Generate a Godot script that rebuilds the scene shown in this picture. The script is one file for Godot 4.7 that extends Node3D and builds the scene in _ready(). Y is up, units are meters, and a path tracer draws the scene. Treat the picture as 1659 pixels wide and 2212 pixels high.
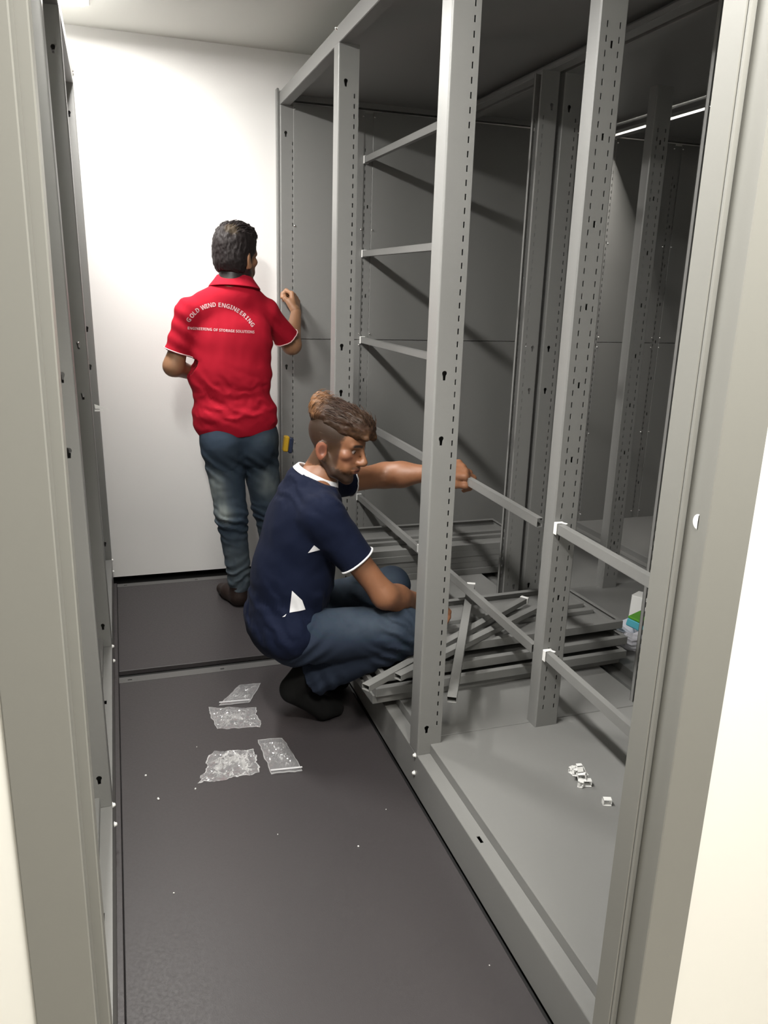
extends Node3D
# A store room seen through its doorway: mobile shelving being put together by two workers.
# World: x to the right, y up, -z down the aisle; the camera stands at x = 0, z = 0.

var M := {}

func _ready() -> void:
	# ---- camera
	var cam := Camera3D.new()
	cam.name = "camera"
	cam.keep_aspect = Camera3D.KEEP_HEIGHT
	cam.fov = 66.1
	cam.near = 0.02
	cam.far = 60.0
	var right := Vector3(0.948305, 0.030123, 0.315927)
	var up := Vector3(0.057707, 0.962522, -0.264993)
	var back := Vector3(-0.312070, 0.269525, 0.911026)
	cam.transform = Transform3D(Basis(right, up, back), Vector3(0, 1.5, 0))
	add_child(cam)
	cam.current = true
	# ---- surroundings and exposure
	var we := WorldEnvironment.new()
	we.name = "surroundings"
	var env := Environment.new()
	env.background_mode = Environment.BG_COLOR
	env.background_color = Color(0, 0, 0)
	env.ambient_light_source = Environment.AMBIENT_SOURCE_DISABLED
	env.tonemap_mode = Environment.TONE_MAPPER_LINEAR
	env.tonemap_exposure = 1.0
	env.sdfgi_enabled = true
	env.ssao_enabled = true
	env.ssil_enabled = true
	we.environment = env
	add_child(we)
	# ---- lights: one ceiling batten by the far wall, one in the far aisle, one in the corridor behind the camera
	area_lamp("ceiling_lamp", "white ceiling batten above the aisle near the far wall", Vector3(-0.10, 2.553, -3.42), Vector2(0.13, 0.6), 5.2, Color(1.0, 0.99, 0.972), 8.0)
	area_lamp("ceiling_lamp", "white ceiling batten above the left unit close to the doorway", Vector3(-0.15, 2.553, -1.45), Vector2(0.13, 0.95), 9.5, Color(1.0, 0.99, 0.972), 8.0)
	area_lamp("ceiling_lamp", "white ceiling batten over the gap behind the middle shelving unit", Vector3(2.53, 2.553, -3.3), Vector2(0.1, 1.3), 6.0, Color(1.0, 0.98, 0.95), 5.0)
	area_lamp("ceiling_lamp", "square white corridor ceiling lamp outside the doorway", Vector3(0.6, 2.553, -0.2), Vector2(0.55, 0.4), 8.5, Color(1.0, 0.985, 0.95), 4.0)
	materials()
	room()
	racks()
	loose_parts()
	litter()
	people()

func area_lamp(called: String, label: String, at: Vector3, size: Vector2, power: float, tint: Color, glow: float) -> void:
	var t := thing(called, label, "lamp", at)
	var m := Mb.new()
	m.bx(Vector3(-size.x / 2 - 0.02, 0.0, -size.y / 2 - 0.02), Vector3(size.x / 2 + 0.02, 0.022, size.y / 2 + 0.02), 0.004)
	obj("lamp_housing", m.done(), mat(Color(0.8, 0.8, 0.78), 0.4), t)
	var g := Mb.new()
	g.bx(Vector3(-size.x / 2, -0.012, -size.y / 2), Vector3(size.x / 2, 0.0, size.y / 2), 0.004)
	var em := mat(Color(0.9, 0.9, 0.88), 0.4)
	em.emission_enabled = true
	em.emission = tint
	em.emission_energy_multiplier = glow
	obj("lamp_diffuser", g.done(), em, t)
	var l := AreaLight3D.new()
	l.name = "lamp_light"
	l.area_size = size
	l.light_energy = power
	l.light_color = tint
	l.shadow_enabled = true
	l.set("area_range", 12.0)
	l.set("area_attenuation", 2.0)
	l.rotation = Vector3(-PI / 2, 0, 0)
	l.position = Vector3(0, -0.016, 0)
	t.add_child(l)

func materials() -> void:
	M.metal = mat(Color(0.20, 0.20, 0.193), 0.42)
	M.metal_in = mat(Color(0.30, 0.30, 0.29), 0.5)
	M.zinc = mat(Color(0.85, 0.85, 0.83), 0.22, 1.0)
	M.wall = mat(Color(0.76, 0.75, 0.735), 0.75)
	M.wall_out = mat(Color(0.74, 0.735, 0.705), 0.7)
	M.ceiling = mat(Color(0.66, 0.66, 0.62), 0.8)
	M.jamb = mat(Color(0.175, 0.174, 0.161), 0.42)
	M.seal = mat(Color(0.16, 0.16, 0.15), 0.6)
	M.floor = mat(Color(0.040, 0.0355, 0.037), 0.42)
	M.floor_edge = mat(Color(0.10, 0.098, 0.096), 0.4)
	M.black = mat(Color(0.012, 0.012, 0.012), 0.7)
	M.white = mat(Color(0.82, 0.82, 0.80), 0.45)
	M.corridor = mat(Color(0.45, 0.42, 0.38), 0.6)
	relief(M.metal, 0.06, 0.006, 9.0, 5)
	relief(M.wall, 0.05, 0.01, 4.0, 6)
	relief(M.floor, 0.08, 0.01, 8.0, 7)
	M.floor.roughness_texture = noise_tex(0.02, Color(0.75, 0.75, 0.75), Color(1, 1, 1), 11)
	M.floor.roughness = 0.5

# ---------------------------------------------------------------- mesh helpers
class Mb:
	var v := PackedVector3Array()
	var n := PackedVector3Array()
	var c := PackedColorArray()
	func tri(a: Vector3, b: Vector3, d: Vector3, o: Vector3) -> void:
		var x := (b - a).cross(d - a)
		if x.length_squared() < 1e-16:
			return
		var nn := x.normalized()
		if nn.dot(o) < 0.0:
			nn = -nn
		if x.dot(o) > 0.0:
			v.append(a); v.append(d); v.append(b)
		else:
			v.append(a); v.append(b); v.append(d)
		n.append(nn); n.append(nn); n.append(nn)
	func quad(a: Vector3, b: Vector3, d: Vector3, e: Vector3, o: Vector3) -> void:
		tri(a, b, d, o)
		tri(a, d, e, o)
	func box(t: Transform3D, s: Vector3, bev := 0.0) -> void:
		var h := s * 0.5
		var b := minf(bev, minf(h.x, minf(h.y, h.z)) * 0.6)
		for ax in 3:
			var u := (ax + 1) % 3
			var w := (ax + 2) % 3
			for sg in [-1.0, 1.0]:
				var q: Array = []
				for k in [[-1, -1], [1, -1], [1, 1], [-1, 1]]:
					var p := Vector3.ZERO
					p[ax] = sg * h[ax]
					p[u] = k[0] * (h[u] - b)
					p[w] = k[1] * (h[w] - b)
					q.append(t * p)
				var o := Vector3.ZERO
				o[ax] = sg
				quad(q[0], q[1], q[2], q[3], t.basis * o)
		if b <= 0.0:
			return
		for ax in 3:
			var u := (ax + 1) % 3
			var w := (ax + 2) % 3
			for su in [-1.0, 1.0]:
				for sw in [-1.0, 1.0]:
					var p1 := Vector3.ZERO
					var p2 := Vector3.ZERO
					p1[u] = su * h[u]; p1[w] = sw * (h[w] - b)
					p2[u] = su * (h[u] - b); p2[w] = sw * h[w]
					var e := Vector3.ZERO
					e[ax] = h[ax] - b
					var o := Vector3.ZERO
					o[u] = su; o[w] = sw
					quad(t * (p1 - e), t * (p1 + e), t * (p2 + e), t * (p2 - e), t.basis * o)
		for sx in [-1.0, 1.0]:
			for sy in [-1.0, 1.0]:
				for sz in [-1.0, 1.0]:
					var m := Vector3(sx, sy, sz)
					tri(t * (m * (h - Vector3(0, b, b))), t * (m * (h - Vector3(b, 0, b))), t * (m * (h - Vector3(b, b, 0))), t.basis * m)
	func bx(lo: Vector3, hi: Vector3, bev := 0.0) -> void:
		box(Transform3D(Basis.IDENTITY, (lo + hi) * 0.5), (hi - lo).abs(), bev)
	# a bar between two points; w across (sideways), h along up
	func bar(a: Vector3, b: Vector3, w: float, h: float, bev := 0.0, up := Vector3.UP) -> void:
		var z := (b - a).normalized()
		var x := up.cross(z).normalized()
		var y := z.cross(x)
		box(Transform3D(Basis(x, y, z), (a + b) * 0.5), Vector3(w, h, a.distance_to(b)), bev)
	# a sheet with hole columns: cols = [[u0, u1, [[v0, v1, kind], ...]], ...] in rising order; kind 0 slot, 1 keyhole, 2 keyhole upside
	func sheet(o: Vector3, eu: Vector3, ev: Vector3, nr: Vector3, w: float, h: float, cols: Array, t := 0.002) -> void:
		var bk := -nr * t
		var at := 0.0
		for col in cols:
			_pl(o, eu, ev, nr, bk, at, col[0], 0.0, h)
			var vv := 0.0
			for hole in col[2]:
				_pl(o, eu, ev, nr, bk, col[0], col[1], vv, hole[0])
				_hole(o, eu, ev, nr, bk, col[0], col[1], hole[0], hole[1], hole[2])
				vv = hole[1]
			_pl(o, eu, ev, nr, bk, col[0], col[1], vv, h)
			at = col[1]
		_pl(o, eu, ev, nr, bk, at, w, 0.0, h)
	func _pl(o: Vector3, eu: Vector3, ev: Vector3, nr: Vector3, bk: Vector3, u0: float, u1: float, v0: float, v1: float) -> void:
		if u1 - u0 < 1e-5 or v1 - v0 < 1e-5:
			return
		var a := o + eu * u0 + ev * v0
		var b := o + eu * u1 + ev * v0
		var d := o + eu * u1 + ev * v1
		var e := o + eu * u0 + ev * v1
		quad(a, b, d, e, nr)
		quad(a + bk, b + bk, d + bk, e + bk, -nr)
	func _hole(o: Vector3, eu: Vector3, ev: Vector3, nr: Vector3, bk: Vector3, u0: float, u1: float, v0: float, v1: float, kind: int) -> void:
		var cu := (u0 + u1) * 0.5
		var cv := (v0 + v1) * 0.5
		var inner: Array[Vector2] = []
		var hu := (u1 - u0) * 0.5
		var hv := (v1 - v0) * 0.5
		if kind == 0:
			inner = [Vector2(-hu, -hv), Vector2(hu, -hv), Vector2(hu, hv), Vector2(-hu, hv)]
		else:
			var m := 1.0 if kind == 1 else -1.0
			for k in 9:
				var an := -0.9 + k * (PI + 1.8) / 8.0
				inner.append(Vector2(cos(an) * hu * 0.62, m * (hv * 0.28 + sin(an) * hu * 0.62)))
			inner.append(Vector2(-hu * 0.3, -m * hv * 0.8))
			inner.append(Vector2(hu * 0.3, -m * hv * 0.8))
			var outer: Array[Vector2] = []
			for p in inner:
				var q := p / maxf(absf(p.x) / hu, absf(p.y) / hv)
				outer.append(q)
			for k in inner.size():
				var k2 := (k + 1) % inner.size()
				var ps: Array = [outer[k], outer[k2], inner[k2], inner[k]]
				if absf(ps[0].x - ps[1].x) > 1e-5 and absf(ps[0].y - ps[1].y) > 1e-5:
					var cr := Vector2(hu * signf(ps[0].x + ps[1].x), hv * signf(ps[0].y + ps[1].y))
					var f := func(q: Vector2) -> Vector3: return o + eu * (cu + q.x) + ev * (cv + q.y)
					tri(f.call(ps[0]), f.call(cr), f.call(ps[1]), nr)
				var w: Array = []
				for q in ps:
					w.append(o + eu * (cu + q.x) + ev * (cv + q.y))
				quad(w[0], w[1], w[2], w[3], nr)
		for k in inner.size():
			var k2 := (k + 1) % inner.size()
			var a := o + eu * (cu + inner[k].x) + ev * (cv + inner[k].y)
			var b := o + eu * (cu + inner[k2].x) + ev * (cv + inner[k2].y)
			var mid := o + eu * cu + ev * cv
			quad(a, b, b + bk, a + bk, mid - (a + b) * 0.5)
	# tube along a polyline with radii
	func tube(pts: Array, rr: Array, sides := 8, closed := false) -> void:
		var m := pts.size()
		var rings: Array = []
		var nrm: Array = []
		var x := Vector3.ZERO
		for i in m:
			var d: Vector3
			if closed:
				d = (pts[(i + 1) % m] - pts[(i + m - 1) % m]).normalized()
			else:
				d = (pts[mini(i + 1, m - 1)] - pts[maxi(i - 1, 0)]).normalized()
			if x == Vector3.ZERO:
				x = d.cross(Vector3.UP if absf(d.y) < 0.9 else Vector3.RIGHT).normalized()
			x = (x - d * x.dot(d)).normalized()
			var y := d.cross(x)
			var ring: Array = []
			var rn: Array = []
			for k in sides:
				var a := TAU * k / sides
				var q := x * cos(a) + y * sin(a)
				ring.append(pts[i] + q * float(rr[i % rr.size()]))
				rn.append(q)
			rings.append(ring)
			nrm.append(rn)
		var last := m if closed else m - 1
		for i in last:
			var j := (i + 1) % m
			for k in sides:
				var k2 := (k + 1) % sides
				stri(rings[i][k], rings[j][k], rings[j][k2], nrm[i][k], nrm[j][k], nrm[j][k2])
				stri(rings[i][k], rings[j][k2], rings[i][k2], nrm[i][k], nrm[j][k2], nrm[i][k2])
		if not closed:
			for e in [0, m - 1]:
				var o: Vector3 = (pts[0] - pts[1]) if e == 0 else (pts[m - 1] - pts[m - 2])
				for k in range(1, sides - 1):
					tri(rings[e][0], rings[e][k], rings[e][k + 1], o)
	# smooth triangle with its own normals
	func stri(a: Vector3, b: Vector3, d: Vector3, na: Vector3, nb: Vector3, nd: Vector3) -> void:
		var x := (b - a).cross(d - a)
		if x.length_squared() < 1e-20:
			return
		if x.dot(na + nb + nd) > 0.0:
			v.append(a); v.append(d); v.append(b)
			n.append(na); n.append(nd); n.append(nb)
		else:
			v.append(a); v.append(b); v.append(d)
			n.append(na); n.append(nb); n.append(nd)
	# profile [(radius, height)] turned about +y of t
	func lathe(t: Transform3D, prof: Array, sides := 12) -> void:
		for i in prof.size() - 1:
			var p0: Vector2 = prof[i]
			var p1: Vector2 = prof[i + 1]
			var sl := Vector2(p1.y - p0.y, -(p1.x - p0.x))
			for k in sides:
				var a := TAU * k / sides
				var b := TAU * (k + 1) / sides
				var da := Vector3(cos(a), 0, sin(a))
				var db := Vector3(cos(b), 0, sin(b))
				var na := (t.basis * (da * sl.x + Vector3.UP * sl.y)).normalized()
				var nb := (t.basis * (db * sl.x + Vector3.UP * sl.y)).normalized()
				var q0: Vector3 = t * (da * p0.x + Vector3.UP * p0.y)
				var q1: Vector3 = t * (db * p0.x + Vector3.UP * p0.y)
				var q2: Vector3 = t * (db * p1.x + Vector3.UP * p1.y)
				var q3: Vector3 = t * (da * p1.x + Vector3.UP * p1.y)
				stri(q0, q1, q2, na, nb, nb)
				stri(q0, q2, q3, na, nb, na)
	func done() -> ArrayMesh:
		var a: Array = []
		a.resize(Mesh.ARRAY_MAX)
		a[Mesh.ARRAY_VERTEX] = v
		a[Mesh.ARRAY_NORMAL] = n
		if c.size() == v.size() and c.size() > 0:
			a[Mesh.ARRAY_COLOR] = c
		var m := ArrayMesh.new()
		m.add_surface_from_arrays(Mesh.PRIMITIVE_TRIANGLES, a)
		return m

var taken := {}

func numbered(s: String) -> String:
	var k: int = taken.get(s, 0)
	taken[s] = k + 1
	return s if k == 0 else "%s_%03d" % [s, k]

func obj(called: String, mesh: Mesh, mat: Material, parent: Node = null) -> MeshInstance3D:
	var o := MeshInstance3D.new()
	o.name = numbered(called)
	o.mesh = mesh
	o.material_override = mat
	o.cast_shadow = GeometryInstance3D.SHADOW_CASTING_SETTING_ON
	(self if parent == null else parent).add_child(o, true)
	return o

func tag(o: Node, label: String, category: String, group := "") -> Node:
	o.set_meta("label", label)
	o.set_meta("category", category)
	if group != "":
		o.set_meta("group", group)
	return o

func thing(called: String, label: String, category: String, at := Vector3.ZERO, group := "") -> Node3D:
	var o := Node3D.new()
	o.name = numbered(called)
	o.position = at
	add_child(o, true)
	tag(o, label, category, group)
	return o

func struct(called: String, mesh: Mesh, mat: Material, parent: Node = null) -> MeshInstance3D:
	var o := obj(called, mesh, mat, parent)
	if parent == null:
		o.set_meta("kind", "structure")
	return o

func boxmesh(lo: Vector3, hi: Vector3, bev := 0.0) -> ArrayMesh:
	var m := Mb.new()
	m.bx(lo, hi, bev)
	return m.done()

func mat(col: Color, rough := 0.5, metal := 0.0, spec := 0.5) -> StandardMaterial3D:
	var m := StandardMaterial3D.new()
	m.albedo_color = col.linear_to_srgb()
	m.roughness = rough
	m.metallic = metal
	m.metallic_specular = spec
	return m

func noise_tex(freq: float, lo: Color, hi: Color, sd := 1, size := 512, oct := 4) -> NoiseTexture2D:
	var f := FastNoiseLite.new()
	f.seed = sd
	f.frequency = freq
	f.fractal_octaves = oct
	var t := NoiseTexture2D.new()
	t.width = size
	t.height = size
	t.seamless = true
	t.noise = f
	var g := Gradient.new()
	g.set_color(0, lo)
	g.set_color(1, hi)
	t.color_ramp = g
	return t

func relief(m: StandardMaterial3D, freq: float, cm: float, scale: float, sd := 3) -> void:
	m.heightmap_enabled = true
	m.heightmap_texture = noise_tex(freq, Color.BLACK, Color.WHITE, sd, 512, 3)
	m.heightmap_scale = cm
	m.uv1_triplanar = true
	m.uv1_scale = Vector3.ONE * scale

# ---------------------------------------------------------------- the room
const FAR := -4.105
const CEIL := 2.575
const DOOR := -0.8

func room() -> void:
	struct("wall_far", boxmesh(Vector3(-1.3, 0.02, FAR - 0.1), Vector3(3.9, CEIL + 0.1, FAR)), M.wall)
	struct("wall_left", boxmesh(Vector3(-1.3, -0.1, FAR), Vector3(-1.2, CEIL + 0.1, DOOR)), M.wall)
	struct("wall_right", boxmesh(Vector3(3.8, -0.1, FAR), Vector3(3.9, CEIL + 0.1, DOOR)), M.wall)
	struct("ceiling", boxmesh(Vector3(-1.6, CEIL, FAR - 0.1), Vector3(3.9, CEIL + 0.1, 2.6)), M.ceiling)
	# the wall with the doorway, in three pieces round the opening
	var w := Mb.new()
	w.bx(Vector3(-1.6, -0.1, DOOR - 0.085), Vector3(-0.125, CEIL + 0.05, DOOR - 0.004))
	w.bx(Vector3(0.79, -0.1, DOOR - 0.085), Vector3(3.9, CEIL + 0.05, DOOR - 0.004))
	w.bx(Vector3(-0.125, 2.16, DOOR - 0.085), Vector3(0.79, CEIL + 0.05, DOOR - 0.004))
	struct("wall_front", w.done(), M.wall_out)
	# corridor behind the camera
	struct("wall_corridor_left", boxmesh(Vector3(-1.6, -0.1, DOOR), Vector3(-1.5, CEIL + 0.1, 2.6)), M.wall_out)
	struct("wall_corridor_right", boxmesh(Vector3(2.0, -0.1, DOOR), Vector3(2.1, CEIL + 0.1, 2.6)), M.wall_out)
	struct("wall_corridor_back", boxmesh(Vector3(-1.6, -0.1, 2.5), Vector3(2.1, CEIL + 0.1, 2.6)), M.wall_out)
	# floor: substrate with lift-out panels laid on it
	var fl := struct("floor", boxmesh(Vector3(-1.6, -0.1, FAR - 0.1), Vector3(3.9, -0.022, 2.6)), M.black)
	obj("corridor_floor", boxmesh(Vector3(-1.5, -0.022, DOOR - 0.1), Vector3(2.0, 0.0, 2.5)), M.corridor, fl)
	for z in [[-4.06, -3.045], [-2.995, -0.9]]:
		var p := Mb.new()
		var z0: float = z[0]
		var z1: float = z[1]
		var lip: float = 0.055 if z0 < -2.5 else 0.0
		p.bx(Vector3(-0.06, -0.02, z0 + lip), Vector3(0.798, 0.0, z1), 0.0015)
		obj("floor_panel", p.done(), M.floor, fl)
		if lip > 0.0:
			var e := Mb.new()
			var cols: Array = []
			for u in [0.04, 0.40, 0.74]:
				cols.append([u - 0.008, u + 0.008, [[0.019, 0.027, 0]]])
			e.sheet(Vector3(-0.06, -0.003, z0 + 0.05), Vector3.RIGHT, Vector3(0, 0, -1), Vector3.UP, 0.858, 0.048, cols, 0.003)
			e.bx(Vector3(-0.06, -0.004, z0 + 0.05), Vector3(0.798, -0.0005, z0 + 0.053))
			obj("panel_flange", e.done(), M.floor_edge, fl)
	# side edge strip of the aisle floor by the left unit
	obj("floor_strip", boxmesh(Vector3(-0.078, -0.02, -4.06), Vector3(-0.062, 0.002, -0.9), 0.0015), M.floor, fl)
	# door frame: flat face, reveal, stop with a dark seal
	var d := Node3D.new()
	d.name = "door_1"
	add_child(d)
	d.set_meta("kind", "structure")
	for s in [-1, 1]:
		var cx := -0.067 if s < 0 else 0.723
		var ox := -0.1316 if s < 0 else 0.797
		var j := Mb.new()
		j.bx(Vector3(minf(cx, ox), 0.0, DOOR - 0.045), Vector3(maxf(cx, ox), 2.16, DOOR), 0.0015)
		obj("door_jamb", j.done(), M.jamb, d)
		var st := Mb.new()
		var sx: float = cx - s * 0.012
		st.bx(Vector3(minf(sx, ox), 0.0, DOOR - 0.088), Vector3(maxf(sx, ox), 2.16, DOOR - 0.046), 0.0015)
		obj("door_stop", st.done(), M.jamb, d)
		var se := Mb.new()
		se.bx(Vector3(minf(cx - s * 0.001, cx - s * 0.011), 0.0, DOOR - 0.0458), Vector3(maxf(cx - s * 0.001, cx - s * 0.011), 2.11, DOOR - 0.0405), 0.002)
		if s > 0:
			obj("door_seal", se.done(), M.seal, d)
	obj("door_head", boxmesh(Vector3(-0.1316, 2.10, DOOR - 0.088), Vector3(0.797, 2.16, DOOR), 0.0015), M.jamb, d)
	# white plastic plug, half of it behind the lip of the reveal
	var pl := Mb.new()
	for k in 12:
		var a0 := PI * k / 12.0
		var a1 := PI * (k + 1) / 12.0
		var o := Vector3(0.7232, 1.217, DOOR - 0.0185)
		var e := func(a: float, r: float, x: float) -> Vector3: return o + Vector3(-x, cos(a) * r, -sin(a) * r)
		pl.quad(e.call(a0, 0.0112, 0.0), e.call(a1, 0.0112, 0.0), e.call(a1, 0.009, 0.0012), e.call(a0, 0.009, 0.0012), Vector3(-0.4, cos(a0), -sin(a0)))
		pl.tri(o + Vector3(-0.0015, 0, 0), e.call(a0, 0.009, 0.0012), e.call(a1, 0.009, 0.0012), Vector3.LEFT)
		pl.quad(o, o + Vector3(-0.0012, 0, 0), e.call(0.0, 0.009, 0.0012), e.call(0.0, 0.0112, 0.0), Vector3(0, 0, 1))
		pl.quad(o, o + Vector3(-0.0012, 0, 0), e.call(PI, 0.009, 0.0012), e.call(PI, 0.0112, 0.0), Vector3(0, 0, 1))
	obj("hole_plug", pl.done(), M.white, d)

# ---------------------------------------------------------------- mobile shelving
const ROWS := [-4.05, -2.995, -1.965]
const TOP := 2.336
const DECK := 0.168
const PITCH := 0.03333

func slots(y0: float, y1: float, off: float) -> Array:
	var r: Array = []
	var y := y0
	while y < y1:
		r.append([y - off, y - off + 0.015, 0])
		y += PITCH
	return r

func keyholes(off: float) -> Array:
	var r: Array = []
	for y in [0.205, 1.095, 1.272, 2.195]:
		r.append([y - off, y - off + 0.034, 1])
	return r

# an upright of bent sheet; d = 1 opens towards +x, -1 towards -x; origin at the outer front corner, foot at y0
func front_post(d: float, y0: float) -> ArrayMesh:
	var m := Mb.new()
	var H := TOP - y0
	var ex := Vector3(d, 0, 0)
	var cols := [[0.010, 0.034, keyholes(y0)], [0.053, 0.057, slots(0.23, 2.17, y0)]]
	m.sheet(ex * 0.005, ex, Vector3.UP, Vector3(0, 0, 1), 0.071, H, cols)
	m.sheet(ex * 0.005 + Vector3(0, 0, -0.07), ex, Vector3.UP, Vector3(0, 0, -1), 0.071, H, [[0.010, 0.034, keyholes(y0)]] if d > 0.0 else cols)
	if d > 0.0:
		m.sheet(ex * 0.0757 + Vector3(0, 0, -0.0145), Vector3(0, 0, -1), Vector3.UP, ex, 0.041, H, [])
	m.sheet(Vector3(0, 0, -0.006), Vector3(0, 0, -1), Vector3.UP, -ex, 0.058, H, [])
	for z in [[0.0, -0.006, 1.0], [-0.07, -0.064, -1.0]]:
		var prev := ex * 0.005 + Vector3(0, 0, z[0])
		for k in range(1, 5):
			var a := k * PI / 8.0
			var p := ex * 0.005 * (1.0 - sin(a)) + Vector3(0, 0, lerpf(z[0], z[1], 1.0 - cos(a)))
			m.quad(prev, p, p + Vector3(0, H, 0), prev + Vector3(0, H, 0), -ex + Vector3(0, 0, z[2]))
			prev = p
	for z in [-0.0022, -0.0558]:
		m.bx(Vector3(minf(ex.x * 0.0741, ex.x * 0.0759), 0, z - 0.012), Vector3(maxf(ex.x * 0.0741, ex.x * 0.0759), H, z))
	m.bx(Vector3(minf(0, ex.x * 0.07), -0.002, -0.068), Vector3(maxf(0, ex.x * 0.07), 0.002, -0.004))
	return m.done()

func mid_post(y0: float) -> ArrayMesh:
	var m := Mb.new()
	var H := TOP - y0
	var big: Array = []
	for k in 9:
		var y := 0.385 + k * 0.2165
		big.append([y - y0, y - y0 + 0.017, 0])
	var cols := [[0.018, 0.022, slots(0.23, 2.17, y0)], [0.034, 0.041, big], [0.056, 0.060, slots(0.23, 2.17, y0)]]
	m.sheet(Vector3(0.004, 0, 0), Vector3.RIGHT, Vector3.UP, Vector3(0, 0, 1), 0.074, H, cols)
	m.sheet(Vector3(0.004, 0, -0.055), Vector3.RIGHT, Vector3.UP, Vector3(0, 0, -1), 0.074, H, cols)
	for d in [-1.0, 1.0]:
		var x := 0.0 if d < 0 else 0.082
		m.sheet(Vector3(x, 0, -0.004), Vector3(0, 0, -1), Vector3.UP, Vector3(d, 0, 0), 0.047, H, [])
		for z in [[0.0, -0.004, 1.0], [-0.055, -0.051, -1.0]]:
			var x1 := 0.004 if d < 0 else 0.078
			m.quad(Vector3(x, 0, z[1]), Vector3(x1, 0, z[0]), Vector3(x1, H, z[0]), Vector3(x, H, z[1]), Vector3(d, 0, z[2]))
	m.bx(Vector3(0.001, 0.0, -0.054), Vector3(0.081, 0.004, -0.001))
	return m.done()

func screw(at: Vector3, dir: Vector3, r: float, parent: Node) -> void:
	if not M.has("screw"):
		var s := Mb.new()
		s.lathe(Transform3D.IDENTITY, [Vector2(0.0, 0.9), Vector2(0.35, 0.85), Vector2(0.75, 0.55), Vector2(1.0, 0.12), Vector2(1.0, 0.0), Vector2(0.0, 0.0)], 10)
		M.screw = s.done()
	var o := obj("screw", M.screw, M.zinc, parent)
	var b := Basis.IDENTITY
	var y := dir.normalized()
	var x := y.cross(Vector3.UP if absf(y.y) < 0.9 else Vector3.RIGHT).normalized()
	b = Basis(x, y, x.cross(y))
	o.transform = Transform3D(b.scaled_local(Vector3.ONE * r), at)

func bolt(at: Vector3, dir: Vector3, parent: Node) -> void:
	if not M.has("bolt"):
		var s := Mb.new()
		s.lathe(Transform3D.IDENTITY, [Vector2(0.0, 0.0085), Vector2(0.003, 0.008), Vector2(0.0052, 0.0062), Vector2(0.0056, 0.002), Vector2(0.0075, 0.002), Vector2(0.0075, 0.0)], 12)
		M.bolt = s.done()
	var o := obj("carriage_bolt", M.bolt, M.white, parent)
	var y := dir.normalized()
	var x := y.cross(Vector3.UP).normalized()
	o.transform = Transform3D(Basis(x, y, x.cross(y)), at)

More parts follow.
